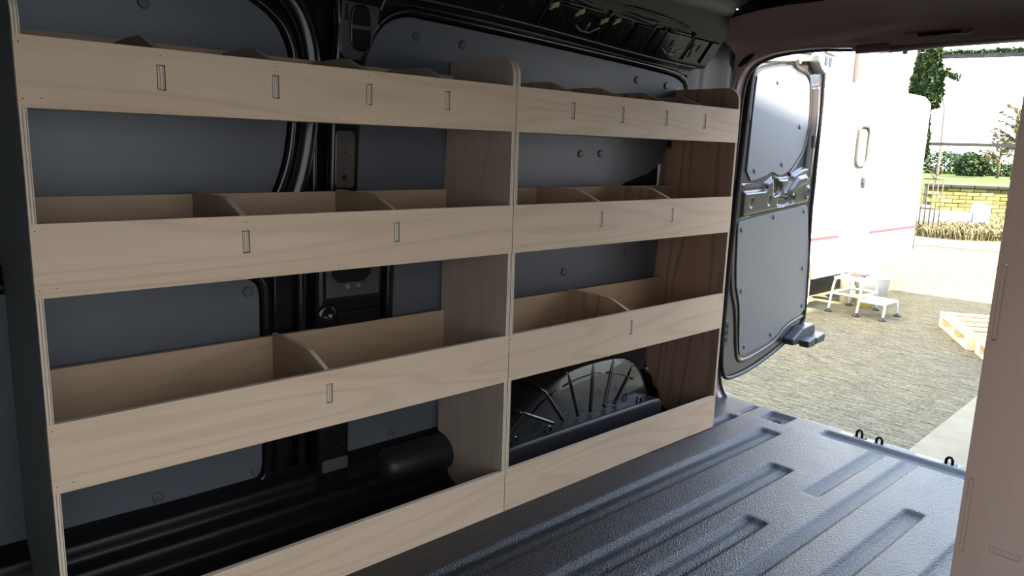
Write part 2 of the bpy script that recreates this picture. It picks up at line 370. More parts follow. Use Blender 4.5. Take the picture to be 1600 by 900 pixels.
# travel with the panel on the left side -> offset to the right = away from the panel: go clockwise as seen from the cargo space? handled by sign
def flip(prof): return [(-o, d) for o, d in prof]
ribbon([(-0.75, 1.375), (0.40, 1.37), (0.50, 1.334), (0.575, 1.29), (0.605, 1.235), (0.612, 1.18), (0.606, 1.05), (0.594, 0.965), (0.566, 0.89), (0.52, 0.82)], flip(RIM), 'opening_rim')
ribbon([(-0.75, 0.70), (0.45, 0.71), (0.51, 0.69), (0.533, 0.65), (0.533, 0.52), (0.536, 0.25), (0.536, 0.165), (0.515, 0.143), (0.48, 0.139), (-0.75, 0.158)], flip(RIM), 'opening_rim')
ribbon([(0.79, 0.80), (0.788, 1.05), (0.790, 1.16), (0.80, 1.215), (0.825, 1.28), (0.86, 1.325), (0.91, 1.350), (0.96, 1.356), (2.081, 1.306), (2.17, 1.292), (2.208, 1.26), (2.207, 1.21), (2.13, 1.03)], flip(RIM), 'opening_rim')
ribbon([(0.883, 0.72), (0.883, 0.33), (0.86, 0.30)], flip([(0.0, -0.012), (0.004, 0.016), (0.012, 0.020), (0.03, 0.012)]), 'opening_rim')
# broad curved reinforcement beside the front opening (upper)
ribbon([(0.44, 1.40), (0.53, 1.37), (0.60, 1.325), (0.635, 1.26), (0.646, 1.18), (0.64, 1.06), (0.622, 0.95), (0.59, 0.86), (0.57, 0.80)],
       flip([(-0.008, 0.0), (0.0, 0.012), (0.012, 0.022), (0.030, 0.024), (0.042, 0.016), (0.046, 0.0)]), 'pressed_rib')
def wbox(x0, x1, z0, z1, d0, d1, name, mat=BODY, bev=0.006, parent=None, r=None, kind=None):
    bm = B(); prism(bm, rrect(x0, x1, z0, z1, r) if r else [(x0, z0), (x1, z0), (x1, z1), (x0, z1)], WF, d0, d1)
    return obj(name, bm, mat, parent or wall, bevel=bev, seg=3)
# upper pillar
bm = B(); prism(bm, [(0.705, 0.78), (0.706, 0.93), (0.708, 1.05), (0.716, 1.20), (0.722, 1.30), (0.715, 1.39), (0.87, 1.39), (0.846, 1.335), (0.81, 1.27), (0.787, 1.20), (0.782, 1.05), (0.782, 0.78)], WF, 0.0, 0.022)
pil = obj('pillar', bm, BODY, wall, bevel=0.009, seg=3)
wbox(0.718, 0.774, 0.90, 1.045, 0.022, 0.026, 'pillar_plate', PLATE, 0.003, r=0.012)
bm = B(); prism(bm, [(0.728, 1.235), (0.745, 1.215), (0.785, 1.22), (0.805, 1.25), (0.835, 1.31), (0.842, 1.352), (0.732, 1.356), (0.730, 1.29)], WF, 0.022, 0.026)
obj('pillar_plate', bm, PLATE, wall, bevel=0.003)
def whole(pts, d, name='punched_hole', mat=HOLE):
    bm = B(); prism(bm, pts, WF, d - 0.004, d); return obj(name, bm, mat, wall)
# the long oval access hole: dark floor, raised lip, strap across
whole(rrect(0.757, 0.812, 1.243, 1.348, 0.024), 0.0266)
bm = B(); tube(bm, [WF(a, b, 0.027) for a, b in rrect(0.757, 0.812, 1.243, 1.348, 0.024)], 0.0028, 8, closed=True); obj('hole_lip', bm, BODY, wall)
wbox(0.758, 0.811, 1.292, 1.302, 0.025, 0.029, 'hole_strap', PLATE, 0.001)
for (x, z) in ((0.744, 1.334), (0.838, 1.334), (0.744, 1.19), (0.775, 1.19)): whole(rrect(x-0.003, x+0.003, z-0.016, z+0.014, 0.0029, 3), 0.0266)
for (x, z) in ((0.744, 1.318), (0.837, 1.318)): whole(rrect(x-0.006, x+0.006, z-0.008, z+0.004, 0.004, 3), 0.0267)
whole(rrect(0.738, 0.752, 0.919, 0.935, 0.0069, 4), 0.0266); whole(rrect(0.742, 0.748, 0.988, 0.994, 0.0029, 3), 0.0266); whole(rrect(0.738, 0.750, 0.895, 0.905, 0.002, 2), 0.0266)
wbox(0.657, 0.672, 0.80, 1.12, 0.0, 0.022, 'pressed_rib', BODY, 0.006)
# lower pillar
wbox(0.560, 0.612, 0.20, 0.80, 0.0, 0.010, 'pressed_rib', BODY, 0.008)
wbox(0.618, 0.644, 0.10, 0.80, 0.0, 0.026, 'pressed_rib', BODY, 0.009)
wbox(0.665, 0.865, 0.42, 0.80, 0.0, 0.034, 'pillar_box', BODY, 0.016, r=0.03)
wbox(0.69, 0.85, 0.615, 0.70, 0.034, 0.038, 'pillar_plate', PLATE, 0.002)
whole([(0.703, 0.72), (0.705, 0.672), (0.725, 0.653), (0.80, 0.653), (0.820, 0.672), (0.824, 0.72)], 0.0386)
wbox(0.72, 0.842, 0.545, 0.575, 0.034, 0.042, 'pressed_rib', BODY, 0.007)
for x in (0.752, 0.785): whole(rrect(x-0.006, x+0.006, 0.636, 0.648, 0.005, 3), 0.0386, 'bolt_head', STEEL)
bm = B(); c = Vector(WF(0.695, 0.572, 0.034)); lathe(bm, (0, 0, 0), [(0.030, 0), (0.028, 0.004), (0.020, 0.008), (0.008, 0.006), (0.001, 0.001)], 20)
bmesh.ops.rotate(bm, verts=bm.verts, cent=(0, 0, 0), matrix=Matrix.Rotation(math.radians(90), 3, 'X')); bmesh.ops.translate(bm, verts=bm.verts, vec=c); obj('pressed_dimple', bm, BODY, wall, smooth=True)
# bottom box of the pillar
wbox(0.655, 0.748, 0.03, 0.385, 0.0, 0.068, 'pillar_box', BODY, 0.012)
wbox(0.664, 0.742, 0.140, 0.176, 0.066, 0.075, 'pillar_plate', PLATE, 0.005)
wbox(0.56, 0.60, 0.05, 0.26, 0.0, 0.018, 'pressed_rib', BODY, 0.009)
for x, z in ((0.68, 0.215), (0.71, 0.205), (0.698, 0.198)): whole(rrect(x-0.004, x+0.004, z-0.004, z+0.004, 0.003, 3), 0.0685)
# stepped sill along the foot of the wall
bm = B()
prof = [(0.325, 0.155), (0.318, 0.147), (0.300, 0.137), (0.288, 0.130), (0.284, 0.115), (0.282, 0.098), (0.272, 0.088), (0.255, 0.082), (0.248, 0.060), (0.242, 0.030), (0.225, 0.018), (0.200, 0.012), (0.195, 0.0)]
P = smoothline([(0, a, b) for a, b in prof], 1)
sheet(bm, [[(x, p.y, p.z) for p in P] for x in (-0.8, 0.0, 0.6, 1.2, 1.95, 2.5)])
obj('wall_sill', bm, plain('sill_paint', (0.007, 0.007, 0.008), 0.3, spec=0.22), wall, smooth=True)
# half round duct cover running through the upright
bm = B(); rows = []
for x, r in ((0.845, 0.004), (0.850, 0.030), (0.862, 0.048), (0.885, 0.056), (1.0, 0.056), (1.17, 0.056)):
    rows.append([(x, 0.275 - r*math.cos(a)*1.05, 0.095 + r*math.sin(a)) for a in [math.radians(-80 + 17*k) for k in range(16)]])
sheet(bm, rows); obj('duct_cover', bm, PLAS, wall, smooth=True)
# ---- wheel arch
bm = B(); rows = []
outline = [(1.165, 0.10), (1.18, 0.15), (1.231, 0.190), (1.295, 0.245), (1.362, 0.288), (1.449, 0.320), (1.52, 0.330), (1.60, 0.333), (1.70, 0.330), (1.77, 0.312), (1.83, 0.275), (1.87, 0.225), (1.90, 0.160), (1.915, 0.10)]
OL = [(p.x, p.y) for p in smoothline([(a, b, 0) for a, b in outline], 2)]
cx, cz = 1.56, 0.08
for k, (ins, y) in enumerate(((0.98, 0.117), (0.55, 0.115), (0.93, 0.117), (0.965, 0.120), (0.985, 0.127), (1.0, 0.140), (1.005, 0.16), (1.01, 0.22), (1.015, 0.33))):
    if k == 0: continue
    if k == 1: ins = 0.02
    rows.append([(cx + (a-cx)*ins, y, cz + (b-cz)*ins) for a, b in OL])
sheet(bm, rows)
ARCHM = plain('arch_paint', (0.012, 0.011, 0.011), 0.25, coat=0.9, coatr=0.04)
arch = obj('wheel_arch', bm, ARCHM, wall, smooth=True)
# pressed ribs fanning over the arch face and crown
for a, b2 in ((1.255, 1.40), (1.345, 1.445), (1.455, 1.515), (1.58, 1.575), (1.685, 1.645), (1.80, 1.70)):
    zt = next(z for x, z in sorted(OL) if x >= a)
    top = Vector((a, 0.128, zt)); bot = Vector((b2, 0.115, 0.155)); crown = Vector((cx + (a-cx)*1.0, 0.23, cz + (zt-cz)*1.012))
    mid = top.lerp(bot, 0.06); mid.y = 0.116
    bm = B(); tube(bm, smoothline([crown, top + Vector((0, 0.010, 0.001)), mid, bot], 2), 0.006, 8); obj('pressed_rib', bm, ARCHM, arch, smooth=True)
for a0, a1 in ((150, 118), (112, 80), (74, 45)):
    bm = B(); tube(bm, [(cx + 0.33*math.cos(math.radians(a0 + (a1-a0)*i/8)), 0.115, 0.085 + 0.20*math.sin(math.radians(a0 + (a1-a0)*i/8))) for i in range(9)], 0.003, 8); obj('pressed_rib', bm, BODY, arch, smooth=True)
bm = B(); prism(bm, [(1.155, 0.0), (1.155, 0.128), (1.17, 0.143), (1.20, 0.146), (1.85, 0.150), (1.90, 0.146), (1.915, 0.13), (1.915, 0.0)], lambda a, b, d: (a, 0.30 - d, b), 0, 0.232)
obj('arch_box', bm, PLAS, arch, bevel=0.010, seg=3)
for (x, w) in ((1.20, 0.03), (1.345, 0.03), (1.80, 0.025)):
    bm = B(); tube(bm, [(x-w/2, 0.088, 0.150), (x-w/2+.004, 0.090, 0.165), (x+w/2-.004, 0.090, 0.165), (x+w/2, 0.088, 0.150)], 0.004, 8); obj('clip_lug', bm, BODY, arch, smooth=True)

# ---- cant rail under the roof
bm = B(); rows = []
def rail_pts(x):
    dz = -0.062 * smooth01((x - 0.9) / 1.4)
    return [(0.262, 1.372 + dz*0.9), (0.250, 1.385 + dz*0.9), (0.232, 1.388 + dz*0.95), (0.222, 1.396 + dz*0.9), (0.185, 1.425 + dz*0.7), (0.150, 1.462 + dz*0.4), (0.135, 1.500), (0.110, 1.535), (0.06, 1.553)]
for i in range(34):
    x = -0.8 + 3.06 * i / 33
    rows.append([(x, y, z) for y, z in rail_pts(x)])
sheet(bm, rows)
cant = obj('trim_2', bm, ROOFM, smooth=True, kind='structure', label='pressed cant rail between side wall and roof')
bm = B()
for i in range(34):
    pass
rows = [[(-0.8 + 3.0*i/33, y, z) for y, z in ((0.285, 1.345 - 0.055*smooth01((-0.8+3.0*i/33 - 0.9)/1.4)), (0.262, 1.360 - 0.056*smooth01((-0.8+3.0*i/33 - 0.9)/1.4)), (0.258, 1.385 - 0.056*smooth01((-0.8+3.0*i/33 - 0.9)/1.4)))] for i in range(34)]
sheet(bm, rows); obj('rail_flange', bm, BODY, cant, smooth=True)
def RF(x, s, d):
    """rail face frame: s 0..1 up the sloping face, d proud of it"""
    P = rail_pts(x); a = Vector((x, P[3][0], P[3][1])); b = Vector((x, P[5][0], P[5][1])); n = Vector((0, -0.68, -0.73)); p = a.lerp(b, s) + n*d; return tuple(p)
def rface(pts, d0, d1, name, mat=ROOFM, bev=0.002):
    bm = B(); prism(bm, pts, RF, d0, d1); return obj(name, bm, mat, cant, bevel=bev)
for x0, x1 in ((0.30, 0.55), (0.60, 0.95), (1.00, 1.34), (1.375, 1.60), (1.635, 1.735), (1.76, 1.84), (1.87, 1.90), (1.915, 2.06), (2.08, 2.17), (2.19, 2.24)):
    rface(rrect(x0, x1, 0.06, 0.80, 0.012, 3), -0.002, 0.013, 'rail_pressing', ROOFM, 0.006)
for x, s in ((1.10, .45), (1.18, .55), (1.20, .25), (1.29, .6), (1.42, .55), (1.45, .25), (1.50, .5), (1.665, .55), (1.70, .5), (1.785, .6), (1.805, .6), (1.795, .35), (1.97, .5), (2.09, .55), (2.125, .55), (2.10, .3)):
    rface(rrect(x-0.006, x+0.006, s-0.11, s+0.11, 0.0055, 3), 0.010, 0.0136, 'punched_hole', HOLE, 0)
for x in (1.55, 1.99):
    for a, b2 in (((x-.05, .30), (x-.02, .18)), ((x-.02, .18), (x+.02, .18)), ((x+.02, .18), (x+.05, .42)), ((x, .18), (x, .48))):
        bm = B(); tube(bm, [RF(a[0], a[1], 0.014), RF(b2[0], b2[1], 0.014)], 0.0022, 6); obj('stiffening_bead', bm, STEEL, cant)
bm = B(); tube(bm, [(-0.8 + 0.1*i, rail_pts(-0.8 + 0.1*i)[2][0] - 0.002, rail_pts(-0.8 + 0.1*i)[2][1] - 0.001) for i in range(31)], 0.0032, 8); obj('crease_light_bead', bm, PLATE, cant, smooth=True)  # added paler bead draws the light line along the rail crease
for xa, xb, sa, sb in ((1.36, 1.36, 0, .95), (1.62, 1.62, 0, .95), (1.85, 1.85, 0, .95), (1.907, 1.907, .05, .9), (2.07, 2.07, .05, .95), (1.02, 1.32, .85, .85), (1.39, 1.58, .85, .85), (1.93, 2.05, .84, .84)):
    bm = B(); tube(bm, [RF(xa + (xb-xa)*k/4, sa + (sb-sa)*k/4, 0.007) for k in range(5)], 0.0045, 8); obj('stiffening_bead', bm, BODYG, cant, smooth=True)
for x0_, x1_, y_, z_ in ((1.45, 1.62, 0.06, 1.535), (1.30, 1.40, 0.03, 1.54)):
    bm = B(); obox(bm, ((x0_+x1_)/2, y_, z_), (1, 0.05, 0), (0, 1, -.5), (0, .5, 1), (x1_-x0_)/2, 0.008, 0.003); obj('rail_bracket', bm, STEEL, cant, bevel=0.002)
# wiring loom with cream clips
loom = thing('wiring_loom', 'black taped wiring loom with cream clips along the roof rail', 'wiring', (0.9, 0.16, 1.44))
random.seed(3)
pts = [(0.2 + 0.1*i, 0.158 + 0.010*math.sin(i*1.9), 1.470 - 0.006*i*0 + 0.010*math.sin(i*2.7) - 0.045*smooth01((0.2+0.1*i-0.9)/1.4)) for i in range(19)]
bm = B(); tube(bm, smoothline(pts, 2), 0.009, 8); obj('cable', bm, RUB, loom, smooth=True)
bm = B(); tube(bm, smoothline([(p[0]+.03, p[1]-0.015, p[2]+0.018+0.006*math.sin(i*4)) for i, p in enumerate(pts)], 2), 0.005, 8); obj('cable', bm, RUB, loom, smooth=True)
for x, dz, s in ((1.262, .005, 1.1), (1.375, -.01, 1.0), (1.485, -.012, 1.0), (1.595, -.02, .9), (1.655, -.012, .9), (1.15, .012, 1.0)):
    bm = B(); c = Vector((x, 0.160, 1.440 + dz - 0.02*smooth01((x-.9)/1.4)))
    obox(bm, c, (1, -0.3, 0.3), (0, 1, 0), (0.3, 0, 1), 0.011*s, 0.007, 0.008*s); obox(bm, c + Vector((-0.012*s, 0, -0.009*s)), (1, 0, .7), (0, 1, 0), (-.7, 0, 1), 0.009*s, 0.004, 0.003)
    obj('cable_clip', bm, CLIP, loom, bevel=0.0015)

# ---- roof
bm = B()
ysr = [0.10, 0.0, -0.2, -0.565, -0.93, -1.13, -1.23]
rows = [[(x, y, 1.555 + 0.018*(1 - ((y+0.565)/0.7)**2) + 0.0015*math.sin(x*9 + y*5)) for y in ysr] for x in [-0.8 + 0.1*i for i in range(34)]]
sheet(bm, rows); box(bm, -0.85, 2.62, -1.52, 0.44, 1.61, 1.64)
roof = obj('ceiling', bm, ROOFM, smooth=False, kind='structure', label='unlined dark painted metal roof of the van')
for x in (0.35, 1.25, 2.02):
    bm = B(); rows = []
    for k in range(13):
        y = 0.10 - 1.33*k/12; zz = 1.555 + 0.018*(1 - ((y+0.565)/0.7)**2)
        rows.append([(x + a, y, zz - h) for a, h in ((-0.05, 0.0), (-0.035, 0.004), (-0.022, 0.022), (0.022, 0.022), (0.035, 0.004), (0.05, 0.0))])
    sheet(bm, rows); obj('roof_bow', bm, ROOFM, roof, smooth=True)
for y in (0.03, -0.33, -0.80):
    bm = B(); rows = []
    for i in range(12):
        x = 1.30 + 0.66*i/11
        rows.append([(x, y + a, 1.560 - h*math.sin(math.pi*i/11)**0.4 if 0 < i < 11 else 1.560) for a, h in ((-0.02, 0), (-0.008, 0.006), (0.008, 0.006), (0.02, 0))])
    sheet(bm, rows); obj('roof_swage', bm, ROOFM, roof, smooth=True)

bm = B(); tube(bm, [(2.425, 0.19 - 0.08*k, 1.552) for k in range(19)], 0.006, 8); obj('roof_highlight_bead', bm, STEEL, roof, smooth=True)  # added bright bead standing in for the highlight where roof meets header
# ---- rear frame with rounded opening
half = [(-0.02, -0.14), (0.12, -0.12), (0.172, 0.0) , (0.205, 0.060), (0.212, 0.14), (0.216, 0.466), (0.218, 0.76), (0.215, 1.10), (0.212, 1.245), (0.200, 1.318), (0.173, 1.356), (0.135, 1.378), (0.057, 1.398), (-0.10, 1.404), (-0.19, 1.396), (-0.32, 1.390), (-0.565, 1.388)]
half = [(0.10, -0.035), (0.150, -0.020), (0.185, 0.012), (0.205, 0.060), (0.212, 0.14), (0.216, 0.466), (0.218, 0.76), (0.215, 1.10), (0.212, 1.245), (0.200, 1.318), (0.173, 1.356), (0.135, 1.378), (0.057, 1.398), (-0.10, 1.404), (-0.19, 1.396), (-0.32, 1.390), (-0.565, 1.388)]
full = half + [(-1.13 - y, z) for y, z in half[-2::-1]]
FL = [(p.x, p.y) for p in smoothline([(a, b, 0) for a, b in full], 1)]
def outer(y, z):   # point on the shell for a given opening point
    c = Vector((-0.565, 0.7)); d = Vector((y, z)) - c
    s = min((0.93 if d.x > 0 else 0.93) / max(1e-6, abs(d.x)), (0.90 if d.y > 0 else 0.90) / max(1e-6, abs(d.y)))
    return (c.x + d.x*s, c.y + d.y*s)
bm = B(); rows = []
for y, z in FL:
    c = Vector((-0.565, 0.7)); d = (Vector((y, z)) - c); dn = Vector((d.x/0.8, d.y/0.75)).normalized()
    o = outer(y, z)
    def q(off, x): return (x, y + dn.x*off, z + dn.y*off)
    rows.append([(2.47, o[0], o[1]) if False else q(0.150, 2.30), q(0.085, 2.40), q(0.045, 2.44), q(0.020, 2.452), q(0.004, 2.458), q(0.0, 2.468), q(0.0, 2.505), q(0.010, 2.515), q(0.030, 2.52), q(0.034, 2.56), q(0.055, 2.60), (2.61, o[0], o[1])])
sheet(bm, rows)
frame = obj('trim_3', bm, HAZED, smooth=True, kind='structure', label='dark painted frame round the rear door opening')
bm = B(); tube(bm, [(2.512, y, z) for y, z in FL], 0.008, 10); obj('door_seal', bm, RUB, frame, smooth=True)
# header panel between roof and opening, profile swept across the van
bm = B(); hp = smoothline([(2.20, 0, 1.572), (2.34, 0, 1.572), (2.415, 0, 1.562), (2.445, 0, 1.535), (2.452, 0, 1.50), (2.455, 0, 1.45), (2.452, 0, 1.425), (2.46, 0, 1.405)], 2)
sheet(bm, [[(p.x, y, p.z) for p in hp] for y in [0.20 - 0.08*k for k in range(20)]])
hdr = obj('header_panel', bm, HAZED, frame, smooth=True)
# upper latch housing, slotted lip and plate on the header
bm = B(); tube(bm, smoothline([(2.475, -0.235, 1.400), (2.475, -0.25, 1.388), (2.475, -0.33, 1.382), (2.475, -0.45, 1.386), (2.475, -0.56, 1.390), (2.475, -1.30, 1.400)], 2), 0.013, 12); obj('header_lip', bm, HAZED, frame, smooth=True)
bm = B(); box(bm, 2.452, 2.50, -0.36, -0.245, 1.372, 1.402); obj('latch_housing', bm, HAZED, frame, bevel=0.008, seg=3)
bm = B(); box(bm, 2.440, 2.456, -0.58, -0.45, 1.412, 1.424); obj('slot', bm, HOLE, frame, bevel=0.003)
bm = B(); prism(bm, [(-0.40, 1.418), (-0.43, 1.445), (-0.45, 1.475), (-0.52, 1.482), (-0.60, 1.470), (-0.615, 1.415), (-0.60, 1.408)], lambda a, b, d: (d, a, b), 2.442, 2.456); obj('header_plate', bm, HAZED, frame, bevel=0.004)
bm = B(); cyl(bm, (2.4415, -0.592, 1.452), (2.444, -0.592, 1.452), 0.008); obj('punched_hole', bm, HOLE, frame)
for y, z in ((-0.40, 1.370), (-0.455, 1.372), (-0.72, 1.384)):
    bm = B(); cyl(bm, (2.49, y, z+0.006), (2.49, y, z-0.006), 0.008); obj('bolt_head', bm, STEEL, frame)
# corner gussets with lens shaped hole, bulges of the pressed pillar
bm = B(); prism(bm, smoothpoly([(0.130, 1.40), (0.175, 1.385), (0.205, 1.35), (0.185, 1.352), (0.150, 1.372)], 2), lambda a, b, d: (d, a, b), 2.44, 2.448); obj('gusset_hole', bm, HOLE, frame)
bm = B(); rows = []
for i in range(15):
    z = 0.02 + 1.53*i/14; ww = 0.34 - 0.05*z
    rows.append([(2.20, ww-0.010, z), (2.235, ww-0.022, z), (2.265, ww-0.024, z), (2.29, ww-0.022, z), (2.33, ww-0.026, z), (2.37, ww-0.040, z), (2.40, ww-0.052, z), (2.43, ww-0.062, z), (2.455, 0.232, z), (2.468, 0.216, z)])
sheet(bm, rows); dp = obj('rear_pillar', bm, BODYG, frame, smooth=True)
for x0, x1, z0, z1, d in ((2.29, 2.40, 1.10, 1.24, 0.055),):
    bm = B(); prism(bm, rrect(x0, x1, z0, z1, 0.02), WF, 0.0, d); obj('pressed_bulge', bm, BODYG, frame, bevel=0.012, seg=4)
# ---- other walls of the van (the camera stands in the side door opening)
bm = B(); box(bm, 0.965, 2.6, -1.50, -1.45, -0.3, 1.60); box(bm, -0.9, 0.965, -1.50, -1.45, 1.34, 1.60); box(bm, -0.9, -0.72, -1.50, -1.45, -0.3, 1.34); box(bm, -0.9, 0.965, -1.50, -1.42, -0.3, -0.02)
obj('wall_right', bm, BODY, kind='structure', label='painted side wall around the sliding door opening')
bm = B(); box(bm, -0.90, -0.80, -1.50, 0.44, -0.3, 1.62)
obj('wall_front', bm, LIN, kind='structure', label='grey lined bulkhead of the van')

# ================================================================== shelving
T = 0.012
ROWS = [(1.056, 1.170), (0.740, 0.867), (0.385, 0.515), (0.0, 0.124)]
SL = [(1.0995, 1.1400), (0.7950, 0.8360), (0.4420, 0.4830)]
def upright(xa, face, back, cut=None, fr=(1.244,)):
    pts = []
    pts += [(0.0115, 0.0), (0.0115, ROWS[3][1])]
    for z0, z1 in (ROWS[2], ROWS[1], ROWS[0]):
        pts += [(0.0008, pts[-1][1]), (0.0008, z0), (0.0115, z0), (0.0115, z1)]
    pts += [(0.0008, ROWS[0][1])]
    pts += [(a, b) for a, b in arc(0.0508, 1.194, 0.050, 180, 90, 8)]
    pts += back
    bm = B(); prism(bm, pts, lambda a, b, d: (d, a, b), xa, xa + T, 0, 1)
    return bm
BK = [(0.262, 1.244), (0.285, 0.887), (0.290, 0.53), (0.296, 0.25), (0.296, 0.155), (0.262, 0.150), (0.240, 0.125), (0.235, 0.095), (0.245, 0.060), (0.262, 0.045), (0.262, 0.03), (0.225, 0.0)]
BR = [(0.265, 1.244), (0.298, 1.05), (0.316, 0.887), (0.328, 0.53), (0.335, 0.25), (0.325, 0.17), (0.305, 0.15), (0.290, 0.08), (0.25, 0.0)]
def shelving(x0, x1, label, divs, zones, upfaces, backs, flipx=False):
    t = thing('shelving_unit', label, 'shelving', (x0, 0, 0), group='plywood shelving units in the van')
    bm = upright(x0 + 0.0005, None, backs[0]); obj('upright', bm, [upfaces[0], EX], t)
    bm = upright(x1 - T - 0.0005, None, backs[1]); obj('upright', bm, [upfaces[1], EX], t)
    for r, (z0, z1) in enumerate(ROWS):
        dv = divs[r] if r < len(divs) else []
        bm = B(); holes = [(x - 0.0074, x + 0.0074, SL[r][0] - 0.0022, SL[r][1] + 0.0022) for x in dv]
        holed(bm, x0 + 0.0008, x1 - 0.0008, z0, z1, holes, 0.0, T)
        ra = obj('front_rail', bm, [PX, EY], t)
        # small pin holes
        for (px, pz) in [(x0 + 0.008, z1 - 0.012), (x1 - 0.008, z1 - 0.012), (x0 + 0.008, z0 + 0.014), (x1 - 0.008, z0 + 0.014), (x0 + 0.034, z0 + 0.016), (x1 - 0.034, z0 + 0.016), ((x0+x1)/2 + 0.03, z0 + 0.010)] + [(d, z1 - 0.012) for d in dv]:
            bm = B(); cyl(bm, (px, -0.0003, pz), (px, 0.002, pz), 0.0011, seg=8); obj('pin_hole', bm, HOLE, ra)
        if r < 3:
            zb = (1.206, 0.892, 0.537)[r]; yb = (0.262, 0.283, 0.287)[r]
            bm = B(); box(bm, x0 + T + 0.001, x1 - T - 0.001, T, yb - T, z0 + 0.004, z0 + 0.004 + T); obj('shelf', bm, [PX], t)
            bm = B(); box(bm, x0 + T + 0.001, x1 - T - 0.001, yb - T, yb, z0 + 0.004, zb); obj('back_rail', bm, [PB], t)
            for d in dv:
                pr = [(T, z0 + 0.004 + T), (T, SL[r][0]), (0.0014, SL[r][0]), (0.0014, SL[r][1]), (T, SL[r][1]), (T, z1 + 0.001), (0.085, z1 + 0.028), (0.105, z1 + 0.031), (yb - T - 0.001, z1 + 0.0305), (yb - T - 0.001, z0 + 0.004 + T)]
                bm = B(); prism(bm, pr, lambda a, b, dd: (dd, a, b), d - 0.0055, d + 0.0055, 0, 1)
                obj('divider', bm, [upfaces[2], EX], t)
    return t
LD = [[0.223, 0.439, 0.653, 0.867], [0.368, 0.725], [0.547], []]
RD = [[1.302, 1.514, 1.728, 1.940], [1.442, 1.794], [1.615], []]
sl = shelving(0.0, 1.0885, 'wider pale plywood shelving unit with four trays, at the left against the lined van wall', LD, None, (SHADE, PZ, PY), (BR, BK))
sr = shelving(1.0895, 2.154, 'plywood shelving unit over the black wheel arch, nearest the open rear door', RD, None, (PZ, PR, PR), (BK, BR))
# right hand rack: only its end panel and what hangs on it can be seen
t = thing('shelving_unit', 'shelving unit at the right edge, only its pinkish brown plywood end panel showing', 'shelving', (0.948, -1.15, 0), group='plywood shelving units in the van')
def endpts():
    pts = [(-1.1515, 0.0)]
    for z0, z1 in ((0.44, 0.565), (0.770, 0.880)):
        pass
    pts += [(-1.148, 0.0), (-1.148, 0.0)]
    return pts
bm = B()
holed(bm, 0, 0.28, 0.0, 1.244, [(0.006, 0.0122, 0.449, 0.564), (0.006, 0.0122, 0.772, 0.880), (0.044, 0.082, 0.463, 0.4725), (0.044, 0.082, 0.779, 0.7885), (0.044, 0.082, 0.09, 0.10)], 0, T)
for v_ in bm.verts:   # board axes -> world: a runs from the front edge to the wall, thickness along x
    a, d, z = v_.co; v_.co = (0.948 + d, -1.148 - a, z)
obj('end_panel', bm, [PP, EX], t)
for z0, z1 in ((0.4505, 0.5625), (0.7735, 0.8785)):
    bm = B(); box(bm, 0.9485, 1.98, -1.1600, -1.1545, z0, z1); obj('front_rail', bm, [PP], t)
for z in (0.4678, 0.7838, 0.095):
    bm = B(); box(bm, 0.9485, 0.961, -1.2295, -1.1925, z-0.004, z+0.004); box(bm, 0.961, 1.98, -1.41, -1.162, z-0.006, z+0.006); obj('shelf', bm, [PP], t)
bm = B(); holed(bm, 0, 0.28, 0.0, 1.244, [], 0, T)
for v_ in bm.verts:
    a, d, z = v_.co; v_.co = (1.98 + d, -1.148 - a, z)
obj('end_panel', bm, [PP, EX], t)

# ================================================================== open rear door
H = Vector((2.56, 0.207)); dirv = Vector((0.9933, 0.1159)); nrm = Vector((0.1159, -0.9933))   # nrm points to the viewer side
def DF(u, z, d): return (H.x + dirv.x*u + nrm.x*d, H.y + dirv.y*u + nrm.y*d, z)
dout = [(0.0, 1.344), (0.045, 1.385), (0.122, 1.412), (0.31, 1.448), (0.494, 1.468), (0.70, 1.492), (0.79, 1.492), (0.822, 1.46), (0.815, 1.38), (0.833, 1.245), (0.830, 1.03), (0.836, 0.842), (0.832, 0.749), (0.872, 0.45), (0.90, 0.20), (0.862, 0.150), (0.70, 0.112), (0.50, 0.078), (0.248, 0.050), (0.03, 0.052), (-0.03, 0.075), (-0.069, 0.163), (-0.067, 0.467), (-0.047, 0.785), (-0.024, 1.122), (-0.014, 1.28)]
bm = B(); prism(bm, smoothpoly(dout, 1), DF, -0.075, 0.0)
door = obj('door_1', bm, BODYG, kind='structure', label='open rear van door with grey lining boards', bevel=0.014, seg=4)
tp = [(0.036, 1.322), (0.060, 1.345), (0.110, 1.362), (0.343, 1.399), (0.419, 1.395), (0.477, 1.378), (0.581, 1.374), (0.628, 1.355), (0.645, 1.31), (0.671, 1.177), (0.645, 1.064), (0.58, 1.003), (0.492, 0.950), (0.430, 0.932), (0.368, 0.925), (0.300, 0.944), (0.262, 0.940), (0.225, 0.926), (0.021, 0.899), (0.028, 1.10)]
dp1 = lining(tp, 0.0, 0.006, 1, parent=door, f=DF)
bp_ = [(-0.017, 0.718), (-0.010, 0.738), (0.015, 0.742), (0.725, 0.780), (0.765, 0.777), (0.782, 0.755), (0.862, 0.518), (0.900, 0.270), (0.892, 0.240), (0.841, 0.222), (0.685, 0.212), (0.607, 0.192), (0.536, 0.160), (0.470, 0.147), (0.20, 0.134), (0.130, 0.138), (0.105, 0.162), (0.075, 0.36), (0.045, 0.42), (0.013, 0.48)]
dp2 = lining(bp_, 0.0, 0.006, 1, parent=door, f=DF)
for u, z in ((0.563, 1.149), (0.393, 0.976), (0.099, 0.949), (0.255, 1.325)): plug(u, z, dp1, DF, 0.006, 0.0105)
for u, z in ((0.020, 0.705), (0.353, 0.742), (0.725, 0.752), (0.789, 0.463), (0.072, 0.437), (0.835, 0.266), (0.452, 0.180), (0.159, 0.172)): plug(u, z, dp2, DF, 0.006, 0.0105)
